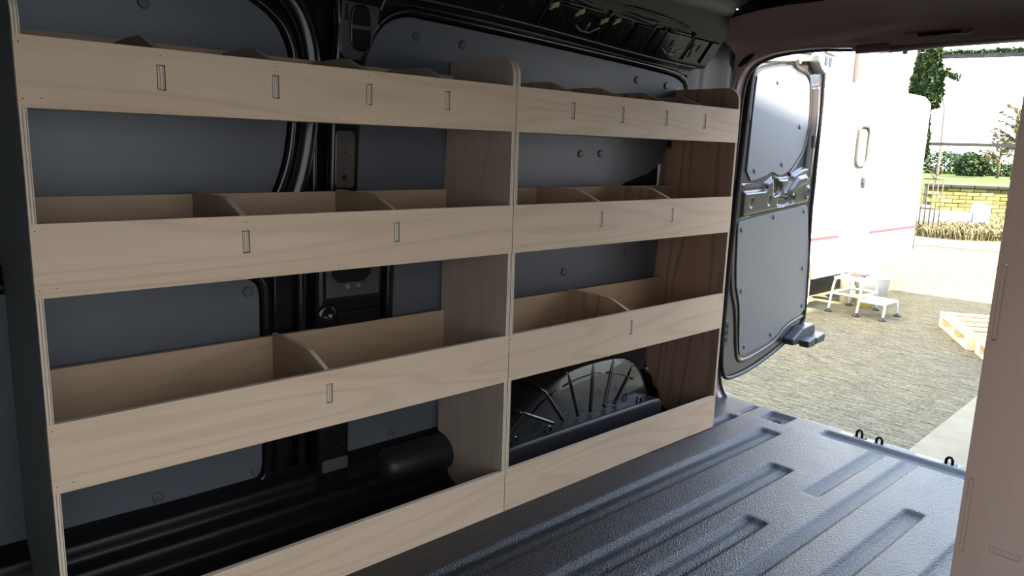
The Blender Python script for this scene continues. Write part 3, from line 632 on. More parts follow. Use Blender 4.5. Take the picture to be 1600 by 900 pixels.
# recessed channel round the boards and raised outer rim
def dribbon(path, prof, name, mat=BODYG): return ribbon(path, prof, name, mat, door, DF)
dribbon([(0.005, 1.15), (0.012, 1.33), (0.05, 1.372), (0.12, 1.385), (0.34, 1.425), (0.43, 1.42), (0.48, 1.402), (0.60, 1.398), (0.655, 1.36), (0.695, 1.18), (0.668, 1.05), (0.59, 0.985), (0.50, 0.93)], [(-0.012, 0.0), (-0.007, 0.006), (0.0, 0.008), (0.007, 0.006), (0.012, 0.0)], 'pressed_rim', BODYG)
dribbon([(-0.045, 0.75), (-0.035, 0.50), (0.0, 0.42), (0.04, 0.36), (0.085, 0.15), (0.13, 0.108), (0.25, 0.104), (0.48, 0.122), (0.55, 0.140), (0.62, 0.172), (0.70, 0.190), (0.88, 0.205)], [(-0.012, 0.0), (-0.007, 0.006), (0.0, 0.008), (0.007, 0.006), (0.012, 0.0)], 'pressed_rim', BODYG)
dribbon([(0.715, 1.34), (0.745, 1.18), (0.725, 1.04), (0.72, 0.92)], [(-0.035, 0.0), (-0.028, 0.016), (-0.01, 0.022), (0.02, 0.020), (0.04, 0.010), (0.05, 0.0)], 'pressed_rim')
bm = B(); tube(bm, [DF(u, z, 0.004) for u, z in smoothpoly(dout, 1)], 0.009, 8, closed=True); obj('door_seal', bm, RUB, door, smooth=True)
# pressed wells between the boards
def seg_d(u, z, a, b):
    p = Vector((u, z)); a = Vector(a); b = Vector(b); t = max(0, min(1, (p-a).dot(b-a)/max(1e-9, (b-a).length_squared))); return (p - a - (b-a)*t).length
PRESS = [([(0.02, 0.876), (0.215, 0.880)], 0.017, -0.016), ([(0.315, 0.905), (0.325, 0.865), (0.365, 0.872)], 0.026, -0.018), ([(0.375, 0.812), (0.46, 0.806), (0.545, 0.822)], 0.020, -0.017),
         ([(0.50, 0.850), (0.575, 0.897), (0.66, 0.905)], 0.019, 0.012), ([(0.44, 0.87), (0.50, 0.915)], 0.016, -0.014), ([(0.075, 0.812), (0.076, 0.822)], 0.013, -0.012), ([(0.262, 0.815), (0.263, 0.825)], 0.013, -0.012), ([(0.705, 0.835), (0.706, 0.85)], 0.024, 0.008), ([(0.705, 0.835), (0.706, 0.85)], 0.010, -0.014), ([(0.49, 0.828), (0.50, 0.828)], 0.010, 0.014)]
def zlo(u): return 0.752 + 0.038*u/0.78
def zhi(u):
    return 0.898 + 0.03*smooth01((u-0.2)/0.12) - 0.008*smooth01((u-.33)/.05) + 0.05*smooth01((u-0.42)/0.28)
bm = B(); rows = []
for i in range(131):
    u = -0.01 + 0.77*i/130; rr = []
    for j in range(41):
        z = zlo(u) + (zhi(u)-zlo(u))*j/40
        e = smooth01(min((z-zlo(u))/0.016, (zhi(u)-z)/0.016, (u+0.01)/0.02, (0.76-u)/0.03))
        h = 0.018*e
        for pth, rad, dp_ in PRESS:
            dd = min(seg_d(u, z, pth[k], pth[k+1]) for k in range(len(pth)-1)); h += dp_*smooth01((rad-dd)/0.009 + 0.5)*e
        rr.append(DF(u, z, max(0.0005, h)))
    rows.append(rr)
sheet(bm, rows); obj('pressed_panel', bm, BODYG, door, smooth=True)
# latch at the top, lug at the foot, slot in the stile, red reflection strip on the edge
ZN = plain('zinc_latch', (0.42, 0.43, 0.38), 0.3, metal=0.8)
bm = B(); prism(bm, [(0.60, 1.44), (0.60, 1.475), (0.66, 1.50), (0.80, 1.502), (0.81, 1.46), (0.77, 1.42), (0.70, 1.395), (0.65, 1.41)], DF, 0.0, 0.05); lt = obj('upper_latch', bm, ZN, door, bevel=0.006, seg=3)
for u in (0.69, 0.745):
    bm = B(); prism(bm, rrect(u-0.018, u+0.018, 1.432, 1.475, 0.012, 4), DF, 0.048, 0.053); obj('latch_fork', bm, PLAS, lt, bevel=0.002)
bm = B(); prism(bm, rrect(0.66, 0.86, 1.485, 1.515, 0.006, 3), DF, 0.005, 0.06); obj('latch_bar', bm, STEEL, lt, bevel=0.003)
bm = B(); prism(bm, [(0.10, 1.392), (0.60, 1.442), (0.60, 1.47), (0.40, 1.455), (0.10, 1.412)], DF, 0.0, 0.02); obj('top_channel', bm, ZN, door, bevel=0.006, seg=3)
bm = B(); cyl(bm, DF(0.43, 1.432, 0.0), DF(0.43, 1.432, 0.03), 0.018); obj('top_buffer', bm, ZN, door, bevel=0.003)
bm = B(); prism(bm, [(0.63, 0.100), (0.63, 0.130), (0.76, 0.168), (0.90, 0.168), (0.93, 0.150), (0.93, 0.115), (0.80, 0.085)], DF, 0.0, 0.055); lg = obj('lower_lug', bm, PLAS, door, bevel=0.008, seg=3)
for a, b2 in ((0.72, 0.81), (0.83, 0.95)):
    bm = B(); prism(bm, [(a, 0.080), (a, 0.112), (b2, 0.120), (b2+.01, 0.100), (b2, 0.074)], DF, 0.05, 0.10); obj('lug_finger', bm, PLAS, lg, bevel=0.006, seg=3)
bm = B(); prism(bm, rrect(0.705, 0.735, 1.055, 1.115, 0.008, 3), DF, 0.012, 0.0235); obj('stile_slot', bm, HOLE, door)
bm = B(); prism(bm, rrect(-0.058, -0.020, 0.215, 0.325, 0.006, 3), DF, -0.002, 0.006); ds = obj('check_slot', bm, PLAS, door, bevel=0.002)
for z in (0.24, 0.27, 0.30):
    bm = B(); prism(bm, rrect(-0.050, -0.030, z-0.008, z+0.008, 0.003, 3), DF, 0.005, 0.0075); obj('slot_mark', bm, HOLE, ds)
REDREFL = plain('red_reflection_strip', (0.75, 0.05, 0.02), 0.2, coat=1)
bm = B(); prism(bm, [(0.826, 0.95), (0.828, 1.22), (0.840, 1.22), (0.842, 0.95)], DF, -0.07, -0.01); obj('red_edge_reflection', bm, REDREFL, door, bevel=0.003)  # red reflection on the door edge, modelled as a coloured strip
# green sticker
GRN = plain('green_label', (0.01, 0.36, 0.12), 0.4); WPR = plain('label_print', (0.75, 0.9, 0.8), 0.5)
bm = B(); prism(bm, [(0.004, 0.750), (0.000, 0.806), (0.098, 0.816), (0.102, 0.756)], DF, 0.0, 0.0015); st = obj('warning_label', bm, GRN, door, label='green printed label')
for path in ([(0.010, 0.790), (0.040, 0.800), (0.070, 0.793), (0.085, 0.803)], [(0.040, 0.800), (0.050, 0.783), (0.075, 0.780)], [(0.014, 0.787), (0.030, 0.776), (0.064, 0.778)], [(0.010, 0.800), (0.010, 0.758)], [(0.092, 0.808), (0.094, 0.764)]):
    bm = B(); tube(bm, [DF(u, z, 0.0016) for u, z in path], 0.0010, 6); obj('label_line', bm, WPR, st)
def text(s, size, mat4, mat, parent, name, ext=0.0004):
    c = bpy.data.curves.new(name, 'FONT'); c.body = s; c.size = size; c.extrude = ext; c.align_x = 'CENTER'; c.align_y = 'CENTER'
    o = bpy.data.objects.new(name, c); COL.objects.link(o); c.materials.append(mat)
    dg = bpy.context.evaluated_depsgraph_get(); me = bpy.data.meshes.new_from_object(o.evaluated_get(dg)); bpy.data.objects.remove(o)
    o = bpy.data.objects.new(name, me); COL.objects.link(o); o.parent = parent
    base = getattr_base(parent); me.transform(Matrix.Translation(-base) @ mat4)
    if not me.materials: me.materials.append(mat)
    return o
ang = math.atan2(dirv.y, dirv.x)
def dmat(u, z, d): return Matrix.Translation(DF(u, z, d)) @ Matrix.Rotation(ang, 4, 'Z') @ Matrix.Rotation(math.radians(90), 4, 'X')
text('2x', 0.026, dmat(0.066, 0.765, 0.0018), WPR, st, 'label_text')
# ================================================================== OUTDOORS
exec_outdoor = True
G = -0.55
m_gnd, nt, b = newmat('brushed_concrete_yard')
t_ = nd(nt, 'ShaderNodeTexCoord'); mp = nd(nt, 'ShaderNodeMapping'); mp.inputs['Rotation'].default_value = (0, 0, math.radians(-8)); mp.inputs['Scale'].default_value = (30, 3.6, 1)
nt.links.new(t_.outputs['Object'], mp.inputs['Vector'])
n1 = nd(nt, 'ShaderNodeTexNoise'); n1.inputs['Scale'].default_value = 1.6; n1.inputs['Detail'].default_value = 9; n1.inputs['Roughness'].default_value = 0.75; nt.links.new(mp.outputs[0], n1.inputs['Vector'])
n2 = nd(nt, 'ShaderNodeTexNoise'); n2.inputs['Scale'].default_value = 0.7; n2.inputs['Detail'].default_value = 4; nt.links.new(t_.outputs['Object'], n2.inputs['Vector'])
n3 = nd(nt, 'ShaderNodeTexNoise'); n3.inputs['Scale'].default_value = 45; n3.inputs['Detail'].default_value = 3; nt.links.new(t_.outputs['Object'], n3.inputs['Vector'])
ad = nd(nt, 'ShaderNodeMath', operation='ADD'); nt.links.new(n1.outputs['Fac'], ad.inputs[0]); sc3 = nd(nt, 'ShaderNodeMath', operation='MULTIPLY_ADD'); sc3.inputs[1].default_value = 0.45; sc3.inputs[2].default_value = 0.275; nt.links.new(n3.outputs['Fac'], sc3.inputs[0]); nt.links.new(sc3.outputs[0], ad.inputs[1])
rp2 = nd(nt, 'ShaderNodeValToRGB'); nt.links.new(ad.outputs[0], rp2.inputs[0])
mr = nd(nt, 'ShaderNodeMath', operation='MULTIPLY'); mr.inputs[1].default_value = 0.5; nt.links.new(ad.outputs[0], mr.inputs[0]); nt.links.new(mr.outputs[0], rp2.inputs[0])
rp2.color_ramp.elements[0].position = 0.40; rp2.color_ramp.elements[0].color = (0.035, 0.028, 0.016, 1)
rp2.color_ramp.elements[1].position = 0.60; rp2.color_ramp.elements[1].color = (0.235, 0.195, 0.125, 1)
mx = nd(nt, 'ShaderNodeMix', data_type='RGBA', blend_type='MULTIPLY'); mx.inputs['Factor'].default_value = 0.6
r3 = nd(nt, 'ShaderNodeValToRGB'); nt.links.new(n2.outputs['Fac'], r3.inputs[0]); r3.color_ramp.elements[0].position = 0.35; r3.color_ramp.elements[0].color = (0.62, 0.66, 0.72, 1); r3.color_ramp.elements[1].position = 0.65; r3.color_ramp.elements[1].color = (1, 0.93, 0.66, 1)
nt.links.new(rp2.outputs[0], mx.inputs['A']); nt.links.new(r3.outputs[0], mx.inputs['B']); nt.links.new(mx.outputs['Result'], b.inputs['Base Color'])
b.inputs['Roughness'].default_value = 0.95; b.inputs['Specular IOR Level'].default_value = 0.1
bp = nd(nt, 'ShaderNodeBump'); bp.inputs['Strength'].default_value = 0.5; bp.inputs['Distance'].default_value = 0.01; nt.links.new(n1.outputs['Fac'], bp.inputs['Height']); nt.links.new(bp.outputs[0], b.inputs['Normal'])
bm = B(); box(bm, -30, 19.5, -30, 30, G-0.2, G); obj('concrete_yard', bm, m_gnd, kind='structure', label='rough ridged concrete yard behind the van')
m_gr = plain('rough_grass', (0.055, 0.07, 0.014), 0.95, var=0.5, vscale=3, spec=0.1)
bm = B(); box(bm, 19.5, 160, -70, 90, G-0.2, G+0.01); obj('grass_field', bm, m_gr, kind='structure', label='green grass field beyond the yard')
m_slab = plain('smooth_slab', (0.21, 0.175, 0.115), 0.95, var=0.25, vscale=8, bump=0.3, bscale=60); m_slab.node_tree.nodes['Principled BSDF'].inputs['Specular IOR Level'].default_value = 0.1
bm = B(); prism(bm, [(2.9, -0.16), (6.6, 0.02), (6.6, -1.6), (2.9, -1.6)], lambda a, b, d: (a, b, d), G, G+0.02); obj('concrete_slab', bm, m_slab, kind='structure', label='smoother pale concrete slab strip on the yard at the right', bevel=0.006)
# workshop building the van is parked in front of (behind the camera)
m_bl = plain('pale_block_wall', (0.62, 0.56, 0.47), 0.9, var=0.15, vscale=2)
bm = B(); prism(bm, [(-16, -5.0), (9.6, -5.0), (9.6, -13), (-16, -13)], lambda a, b, d: (a, b, d), G, 6.46)
bb = obj('workshop_building', bm, m_bl, label='pale workshop building beside the van', cat='building')
bm = B(); box(bm, 12, 80, -17, -9, G, 5.2)
obj('reflection_blocker', bm, plain('dark_blocker_face', (0.05, 0.042, 0.036), 0.9), label='dark unseen barn across the yard, right of the van', cat='blocker')  # out-of-view block added so the rear door mirrors something dark
# ---- white trailer
TR = thing('trailer', 'white box trailer with tall rounded window, rounded roof corner and red stripe', 'trailer', (8.5, 2.7, G))
X0, X1, Y0, Y1, Z0, Z1 = 5.2, 10.1, 2.12, 4.2, -0.27, 1.80
bm = B(); prism(bm, [(X0, Z0), (X1, Z0), (X1, 1.64)] + arc(X1-0.30, 1.66, 0.30, 0, 90, 6, 0.12) + [(X0, Z1)], lambda a, b, d: (a, d, b), Y0, Y1); obj('body', bm, CREAM, TR, bevel=0.03, seg=3)
RED = plain('faded_red', (0.22, 0.035, 0.04), 0.5)
for a, b2 in ((X0+.03, 7.88), (8.63, X1-.02)):
    bm = B(); box(bm, a, b2, Y0-0.004, Y0, 0.150, 0.185); obj('stripe', bm, RED, TR)
bm = B(); box(bm, 7.90, 8.61, Y0-0.018, Y0-0.001, Z0+0.02, 1.66); dr = obj('door_leaf', bm, CREAM, TR, bevel=0.006)
bm = B(); prism(bm, rrect(8.02, 8.27, 0.93, 1.345, 0.075), lambda a, b, d: (a, Y0-0.024+d, b), 0, 0.01); GLS = plain('window_glass', (0.30, 0.30, 0.27), 0.3, var=0.5, vscale=9); obj('window_pane', bm, GLS, dr)
bm = B(); tube(bm, [(a, Y0-0.026, b2) for a, b2 in rrect(8.015, 8.275, 0.925, 1.35, 0.08)], 0.022, 8, closed=True); obj('window_frame', bm, plain('grey_window_seal', (0.055, 0.045, 0.035), 0.8), dr, smooth=True)
bm = B(); box(bm, 8.23, 8.29, Y0-0.05, Y0-0.016, 0.74, 0.80); box(bm, 8.245, 8.275, Y0-0.055, Y0-0.016, 0.68, 0.75); obj('latch', bm, plain('dark_latch', (0.04, 0.035, 0.03), 0.7), dr, bevel=0.004)
m_seam = plain('panel_seam', (0.25, 0.25, 0.25), 0.6)
for z in (0.08, -0.06): 
    bm = B(); box(bm, X0+.02, X1-.02, Y0-0.006, Y0+0.001, z, z+0.008); obj('panel_rail', bm, CREAM, TR, bevel=0.002)
bm = B(); box(bm, 5.4, X1-0.4, Y0+0.6, Y1-0.6, Z0-0.08, Z0-0.001); obj('chassis', bm, plain('dark_chassis', (0.05, 0.04, 0.035), 0.7), TR)
TYR = plain('tyre', (0.05, 0.048, 0.045), 0.8); HUB = plain('grey_wheel', (0.35, 0.37, 0.36), 0.5)
for y in (Y0+0.10, Y1-0.10):
    bm = B(); tube(bm, [(6.87, y-0.09, -0.245), (6.87, y+0.09, -0.245)], 0.305, 28); w = obj('wheel', bm, TYR, TR, bevel=0.03, seg=3)
    bm = B(); tube(bm, [(6.87, y-0.095, -0.245), (6.87, y-0.07, -0.245)], [0.19, 0.17], 20); obj('hub', bm, HUB, w)
ORG = plain('rusty_orange_guard', (0.50, 0.20, 0.09), 0.7, var=0.3, vscale=10)
bm = B(); rows = []
for i in range(15):
    a = math.radians(180*i/14); rows.append([(6.87 + 0.345*math.cos(a), y, -0.245 + 0.36*math.sin(a)) for y in (Y0-0.055, Y0-0.05, Y0+0.22)])
sheet(bm, rows); mg = obj('mudguard', bm, ORG, TR, smooth=True); s_ = mg.modifiers.new('s', 'SOLIDIFY'); s_.thickness = 0.012
bm = B(); box(bm, 7.16, 7.21, Y0-0.05, Y0+0.2, -0.50, -0.24); obj('mud_flap', bm, HUB, TR)
# pole and tub on/behind the trailer
bm = B(); cyl(bm, (11.3, 3.62, G), (11.3, 3.62, 2.75), 0.06); obj('timber_post', bm, plain('weathered_timber', (0.09, 0.05, 0.03), 0.8), label='slim brown post rising behind the white trailer roof', cat='post')
# ---- step stool
ST = thing('step_stool', 'white two tread step stool with tubular aluminium legs and black feet', 'step stool', (7.5, 1.6, G))
m_tr = WHITE
for (a, b2, y0, y1, z) in ((7.30, 7.76, 1.595, 1.87, -0.185), (7.31, 7.66, 1.345, 1.60, -0.385)):
    bm = B(); box(bm, a, b2, y0, y1, z-0.02, z); obj('tread', bm, m_tr, ST, bevel=0.008)
def leg(p): 
    bm = B(); tube(bm, smoothline(p, 2), 0.0125, 10); return obj('leg', bm, ALU, ST, smooth=True)
for xf, xt in ((7.292, 7.34), (7.785, 7.72)):
    leg([(xf, 1.886, G+.01), (xt, 1.885, -0.30), (xt, 1.86, -0.20), (xt, 1.80, -0.19), (xt, 1.68, -0.19), (xt, 1.61, -0.20), (xt, 1.595, -0.30), (xf, 1.600, G+.01)])
for xf, xt in ((7.291, 7.33), (7.655, 7.64)):
    leg([(xf, 1.345, G+.01), (xt, 1.345, -0.43), (xt, 1.362, -0.395), (xt, 1.42, -0.392), (xt, 1.60, -0.392)])
for y in (1.886, 1.60): leg([(7.31, y, -0.36), (7.55, y, -0.36), (7.76, y, -0.36)])
leg([(7.31, 1.885, -0.36), (7.31, 1.75, -0.355), (7.31, 1.60, -0.36)]); leg([(7.745, 1.885, -0.36), (7.745, 1.75, -0.355), (7.745, 1.60, -0.36)])
for x, y in ((7.292, 1.886), (7.292, 1.600), (7.785, 1.886), (7.785, 1.600), (7.291, 1.345), (7.655, 1.345)):
    bm = B(); lathe(bm, (x, y, G), [(0.038, 0), (0.036, 0.010), (0.018, 0.020), (0.014, 0.035), (0.001, 0.036)], 16); obj('foot', bm, RUB, ST)
BRN = plain('brown_cloth', (0.06, 0.03, 0.022), 0.9)
bm = B()
rows = [[(7.50 + 0.13*(i/6-.5) + .02*math.sin(j), 1.69 + 0.16*(j/6-.5), -0.183 + 0.010 + 0.028*abs(math.sin(i*1.3 + j*0.9)) * (1 if 0 < i < 6 else .3)) for j in range(7)] for i in range(7)]
sheet(bm, rows); rg = obj('cloth', bm, BRN, smooth=True, label='small dark brown crumpled cloth on the upper tread of the step stool', cat='cloth'); s_ = rg.modifiers.new('s', 'SOLIDIFY'); s_.thickness = 0.006
# buckets
def bucket(x, y, r, h, mat, label, inner):
    t = thing('bucket', label, 'bucket', (x, y, G), group='buckets beside the step stool')
    bm = B(); lathe(bm, (x, y, G), [(r*0.80, 0), (r*0.97, h*0.93), (r, h*0.95), (r, h), (r*0.95, h), (r*0.76, 0.02), (0.001, 0.02)], 28); obj('pail', bm, mat, t)
    bm = B(); tube(bm, [(x + r*1.01*math.cos(a), y + r*1.01*math.sin(a), G + h*0.94) for a in [2*math.pi*k/28 for k in range(28)]], 0.008, 8, closed=True); obj('rim', bm, mat, t, smooth=True)
    bm = B(); tube(bm, [(x + r*1.0*math.cos(a), y + r*0.3*math.sin(a) - 0.03, G + h*0.93 - 0.10*math.sin(a)) for a in [math.pi*k/14 for k in range(15)]], 0.004, 6); obj('handle', bm, STEEL, t, smooth=True)
    return t
SP = plain('splashed_white_plastic', (0.74, 0.75, 0.74), 0.5, var=0.25, vscale=18)
bucket(8.22, 1.84, 0.185, 0.30, SP, 'large white paint splashed bucket standing behind the step stool', None)
bucket(7.86, 1.76, 0.09, 0.12, plain('yellow_plastic', (0.72, 0.60, 0.16), 0.5), 'small yellow tub between the step stool legs and the trailer', None)
bucket(7.95, 2.00, 0.075, 0.30, plain('cream_plastic', (0.78, 0.72, 0.48), 0.5), 'narrow cream container behind the upper step of the stool', None)
# ---- pallets
PW = ply('pallet_timber', 0, (0.78, 0.60, 0.32), (0.52, 0.36, 0.17)); 
def pallet(o, zt, label, nb, L, W, lift):
    t = thing('pallet', label, 'pallet', (o[0], o[1], G + lift), group='wooden pallets on the yard')
    ax = Vector((-0.86, -0.51, 0)); ay = Vector((0.51, -0.86, 0)); O = Vector((o[0], o[1], G + lift))
    def pl(name, a0, a1, b0, b1, z0, z1):
        bm = B(); obox(bm, O + ax*(a0+a1)/2 + ay*(b0+b1)/2 + Vector((0, 0, (z0+z1)/2)), ax, ay, (0, 0, 1), (a1-a0)/2, (b1-b0)/2, (z1-z0)/2); return obj(name, bm, PW, t, bevel=0.003)
    for i in range(3):
        for j in range(3): pl('block', i*(L-0.10)/2, i*(L-0.10)/2 + 0.10, j*(W-0.14)/2, j*(W-0.14)/2 + 0.14, 0.022, 0.100)
    for j in range(3): pl('bearer', 0, L, j*(W-0.10)/2, j*(W-0.10)/2 + 0.10, 0.100, 0.120)
    for j in range(3): pl('bottom_board', 0, L, j*(W-0.10)/2, j*(W-0.10)/2 + 0.10, 0.0, 0.022)
    for i in range(nb): a = i*(L-0.09)/(nb-1); pl('deck_board', a, a+0.062, 0, W, 0.120, 0.142)
    return t
pallet((7.55, 0.92), 0, 'wooden pallet lying flat on the yard, farther of the two', 5, 0.95, 1.2, 0.0)
pallet((6.69, 0.36), 0, 'nearer wooden pallet with stamped blocks beside the plywood end panel', 5, 0.60, 1.2, 0.0)
# stamped mark on the near pallet block
# ---- boundary wall of yellowish stone blocks
WB = Vector((22.25, 6.15, 0)); WE = Vector((25.2, 1.9, 0)); wd = (WE - WB).normalized(); wn_ = Vector((wd.y, -wd.x, 0)); wn_ = -wn_ if wn_.x > 0 else wn_
WL = (WE - WB).length
bm = B(); obox(bm, WB + wd*WL/2 + Vector((0, 0, G + 0.42)) - wn_*0.13, wd, wn_, (0, 0, 1), WL/2, 0.10, 0.42)
MORT = plain('mossy_mortar', (0.10, 0.09, 0.03), 0.95); gw = obj('garden_wall', bm, MORT, loc=tuple(WB + Vector((0, 0, G))), label='low wall of yellow lichened stone blocks with dark coping beyond the grass', cat='wall')
STN = [plain('lichen_stone_a', (0.20, 0.165, 0.04), 0.95, var=0.3, vscale=6), plain('lichen_stone_b', (0.26, 0.22, 0.07), 0.95, var=0.3, vscale=6), plain('lichen_stone_c', (0.12, 0.105, 0.03), 0.95, var=0.3, vscale=6)]
stone_me = []
for k in range(3):
    bm = B(); obox(bm, (0, 0, 0), wd, wn_, (0, 0, 1), 0.158, 0.03, 0.046)
    bmesh.ops.bevel(bm, geom=bm.edges[:], offset=0.010, segments=1)
    me = bpy.data.meshes.new('stone'); bm.to_mesh(me); bm.free(); me.materials.append(STN[k]); stone_me.append(me)
base = getattr_base(gw); random.seed(11)
for r in range(8):
    for c in range(int(WL/0.335)):
        o = bpy.data.objects.new('stone_block', random.choice(stone_me)); COL.objects.link(o); o.parent = gw
        p = WB + wd*(0.17 + c*0.335 + (0.16 if r % 2 else 0)) + wn_*(-0.03 + 0.02*random.random()) + Vector((0, 0, G + 0.052 + r*0.105)); o.location = p - base
nc = 9
for c in range(nc):
    bm = B(); obox(bm, WB + wd*(WL*(c+.5)/nc) + Vector((0, 0, G + 0.87)) - wn_*0.12, wd, wn_, (0, 0.0, 1), WL/nc/2 - 0.008, 0.20, 0.045); obj('coping_stone', bm, plain('dark_coping', (0.018, 0.015, 0.012), 0.95, var=0.3, vscale=3) if c == 0 else bpy.data.materials['dark_coping'], gw, bevel=0.02)
# ---- ivy column, beams, pipe, gate
def leafclump(name, centers, n, size, mats, label, cat, loc, group=None, stem=None, kind=None):
    bm = B()
    for i in range(n):
        c, r = centers(i); nn = Vector((random.uniform(-1, 1), random.uniform(-1, 1), random.uniform(-.6, 1))).normalized()
        u = nn.orthogonal().normalized(); v = nn.cross(u); s = size*random.uniform(0.6, 1.3); a = random.uniform(0, 6.28); u, v = u*math.cos(a)+v*math.sin(a), v*math.cos(a)-u*math.sin(a)
        vs = [bm.verts.new(Vector(c) + u*x*s + v*y*s + nn*zz*s) for x, y, zz in ((-1, 0, 0), (-.3, .6, .15), (1, 0, 0), (-.3, -.6, .15))]
        f = bm.faces.new(vs); f.material_index = random.randrange(len(mats))
    me = bpy.data.meshes.new(name)
    for v_ in bm.verts: v_.co -= Vector(loc)
    bm.to_mesh(me); bm.free()
    for m in mats: me.materials.append(m)
    o = bpy.data.objects.new(name, me); COL.objects.link(o)
    return o
IV = [plain('ivy_dark', (0.012, 0.022, 0.007), 0.8, spec=0.1), plain('ivy_mid', (0.022, 0.038, 0.011), 0.8, spec=0.1), plain('ivy_light', (0.05, 0.07, 0.018), 0.8, spec=0.1)]
random.seed(5)
iv = thing('ivy_column', 'dark green ivy covered post rising beyond the right end of the trailer', 'ivy', (14.0, 3.60, G))
def ivc(i):
    z = random.uniform(1.0, 3.15); w = 0.20 + 0.10*noise.noise(Vector((z*1.6, 0, 3))) if z > 1.9 else 0.10 + 0.06*noise.noise(Vector((z*2, 1, 3)))
    a = random.uniform(0, 6.28); r = w*(0.8 + 0.35*random.random()); cxx = 3.61 - 0.05*(3-z)*0.6
    return (14.0 + r*math.cos(a)*0.8, cxx + r*math.sin(a), z), 0
lv = leafclump('foliage', ivc, 7000, 0.05, IV, '', '', (14.0, 3.60, G)); lv.parent = iv; lv['kind'] = 'stuff'
bm = B(); cyl(bm, (14.0, 3.55, G), (14.0, 3.60, 3.1), 0.09); obj('post', bm, plain('rotten_timber', (0.12, 0.09, 0.06), 0.9), iv)
bm = B(); tube(bm, smoothline([(14.0, 3.5, 2.55), (14.0, 3.35, 2.50), (14.0, 3.18, 2.38), (14.0, 3.12, 2.36)], 1), 0.012, 6); obj('branch', bm, bpy.data.materials['rotten_timber'], iv)
def ivb(i):
    t = random.random(); return (14.0 + random.gauss(0, .04), 3.45 - 0.33*t + random.gauss(0, .03), 2.52 - 0.14*t + random.gauss(0, .035)), 0
lv = leafclump('foliage', ivb, 260, 0.035, IV, '', '', (14.0, 3.60, G)); lv.parent = iv; lv['kind'] = 'stuff'
bdir = Vector((0.30, -1.157, 0)).normalized()
IRON = plain('rusty_iron', (0.028, 0.022, 0.014), 0.8, var=0.3)
bt = thing('roof_beam', 'ivy topped horizontal beam running right from the ivy column', 'beam', (14.0, 3.6, 2.75))
bm = B(); obox(bm, Vector((14.0, 3.6, 2.745)) + bdir*2.6, bdir, (0, 0, 1), bdir.cross(Vector((0, 0, 1))), 2.6, 0.035, 0.04); obj('beam', bm, IRON, bt)
def ivt(i):
    p = Vector((14.0, 3.6, 2.79)) + bdir*random.uniform(0, 5.2); return (p.x + random.gauss(0, .03), p.y, p.z + abs(random.gauss(0, .022))), 0
lv = leafclump('foliage', ivt, 3500, 0.03, IV, '', '', (14.0, 3.60, 2.75)); lv.parent = bt; lv['kind'] = 'stuff'
bm = B(); obox(bm, Vector((14.0, 3.6, 1.288)) + bdir*2.6, bdir, (0, 0, 1), bdir.cross(Vector((0, 0, 1))), 2.7, 0.028, 0.03); obj('rail', bm, IRON, label='lower dark horizontal rail crossing in front of the bare tree', cat='rail')
bm = B(); tube(bm, smoothline([(23.2, 6.56, 3.38), (23.2, 6.44, 2.89), (23.2, 6.285, 2.47), (23.2, 6.28, 2.31), (23.2, 6.25, 1.32), (23.2, 6.25, G)], 1), 0.036, 10); obj('drain_pipe', bm, plain('cream_rust_pipe', (0.17, 0.11, 0.07), 0.7), smooth=True, label='thin bent pipe hanging below the ivy column and down to the ground', cat='pipe')
gt = thing('iron_gate', 'small rusty iron gate with scroll top beside the trailer corner', 'gate', (17.0, 4.3, G))
GI = plain('gate_iron', (0.08, 0.055, 0.02), 0.8)
for k in range(5):
    p = Vector((17.0, 4.45, 0)) + Vector((0.2, -0.98, 0))*0.09*k
    bm = B(); cyl(bm, (p.x, p.y, G), (p.x, p.y, 0.63), 0.012, seg=8); obj('bar', bm, GI, gt)
for z in (0.62, 0.30, 0.0):
    bm = B(); tube(bm, [(17.0, 4.47, z), (17.075, 4.08, z)], 0.014, 8); obj('cross_bar', bm, GI, gt)
bm = B(); tube(bm, [(17.04, 4.22 + 0.09*math.cos(a), 0.80 + 0.09*math.sin(a)) for a in [2*math.pi*k/16 for k in range(16)]], 0.012, 6, closed=True); obj('scroll', bm, GI, gt, smooth=True)
bm = B(); tube(bm, smoothline([(17.0, 4.47, 0.78), (17.0, 4.40, 0.80), (17.02, 4.33, 0.74), (17.03, 4.30, 0.65), (17.05, 4.2, 0.62)], 2), 0.012, 6); obj('scroll', bm, GI, gt, smooth=True)
# ---- white objects on the grass
WB_ = plain('weathered_white', (0.30, 0.32, 0.35), 0.8)
bm = B(); prism(bm, [(-0.5, 0), (0.24, 0), (0.36, 0.20), (0.27, 0.50), (-0.5, 0.52)], lambda a, b, d: (18.0 + 0.5*a*0.5 + d*.86, 4.78 - 0.9*a + d*0.3, G + 0.04 + b), 0, 0.5)
obj('concrete_trough', bm, plain('pale_concrete', (0.22, 0.23, 0.25), 0.8), label='pale angular concrete trough end beside the gate', cat='trough', bevel=0.01)
bm = B(); obox(bm, (19.2, 4.55, G + 0.20), (0.4, -0.9, 0), (0.9, 0.4, 0), (0, 0, 1), 0.42, 0.2, 0.20); obj('white_block', bm, WB_, label='long low white block on the grass left of the upright one', cat='block', bevel=0.02)
bm = B(); obox(bm, (19.45, 4.0, G + 0.29), (0.4, -0.9, 0), (0.9, 0.4, 0), (0, 0, 1), 0.17, 0.2, 0.29); obox(bm, (19.40, 4.05, G + 0.62), (0.4, -0.9, 0), (0.9, 0.4, 0), (0, 0, 1), 0.07, 0.09, 0.04); obj('white_block', bm, WB_, label='upright white block with knob in front of the stone wall', cat='block', bevel=0.02)
bm = B(); tube(bm, [(18.62, 4.75, G+0.02), (18.85, 4.10, G+0.42)], 0.018, 8); obj('metal_bar', bm, STEEL, label='thin grey bar leaning across the low white block', cat='bar')
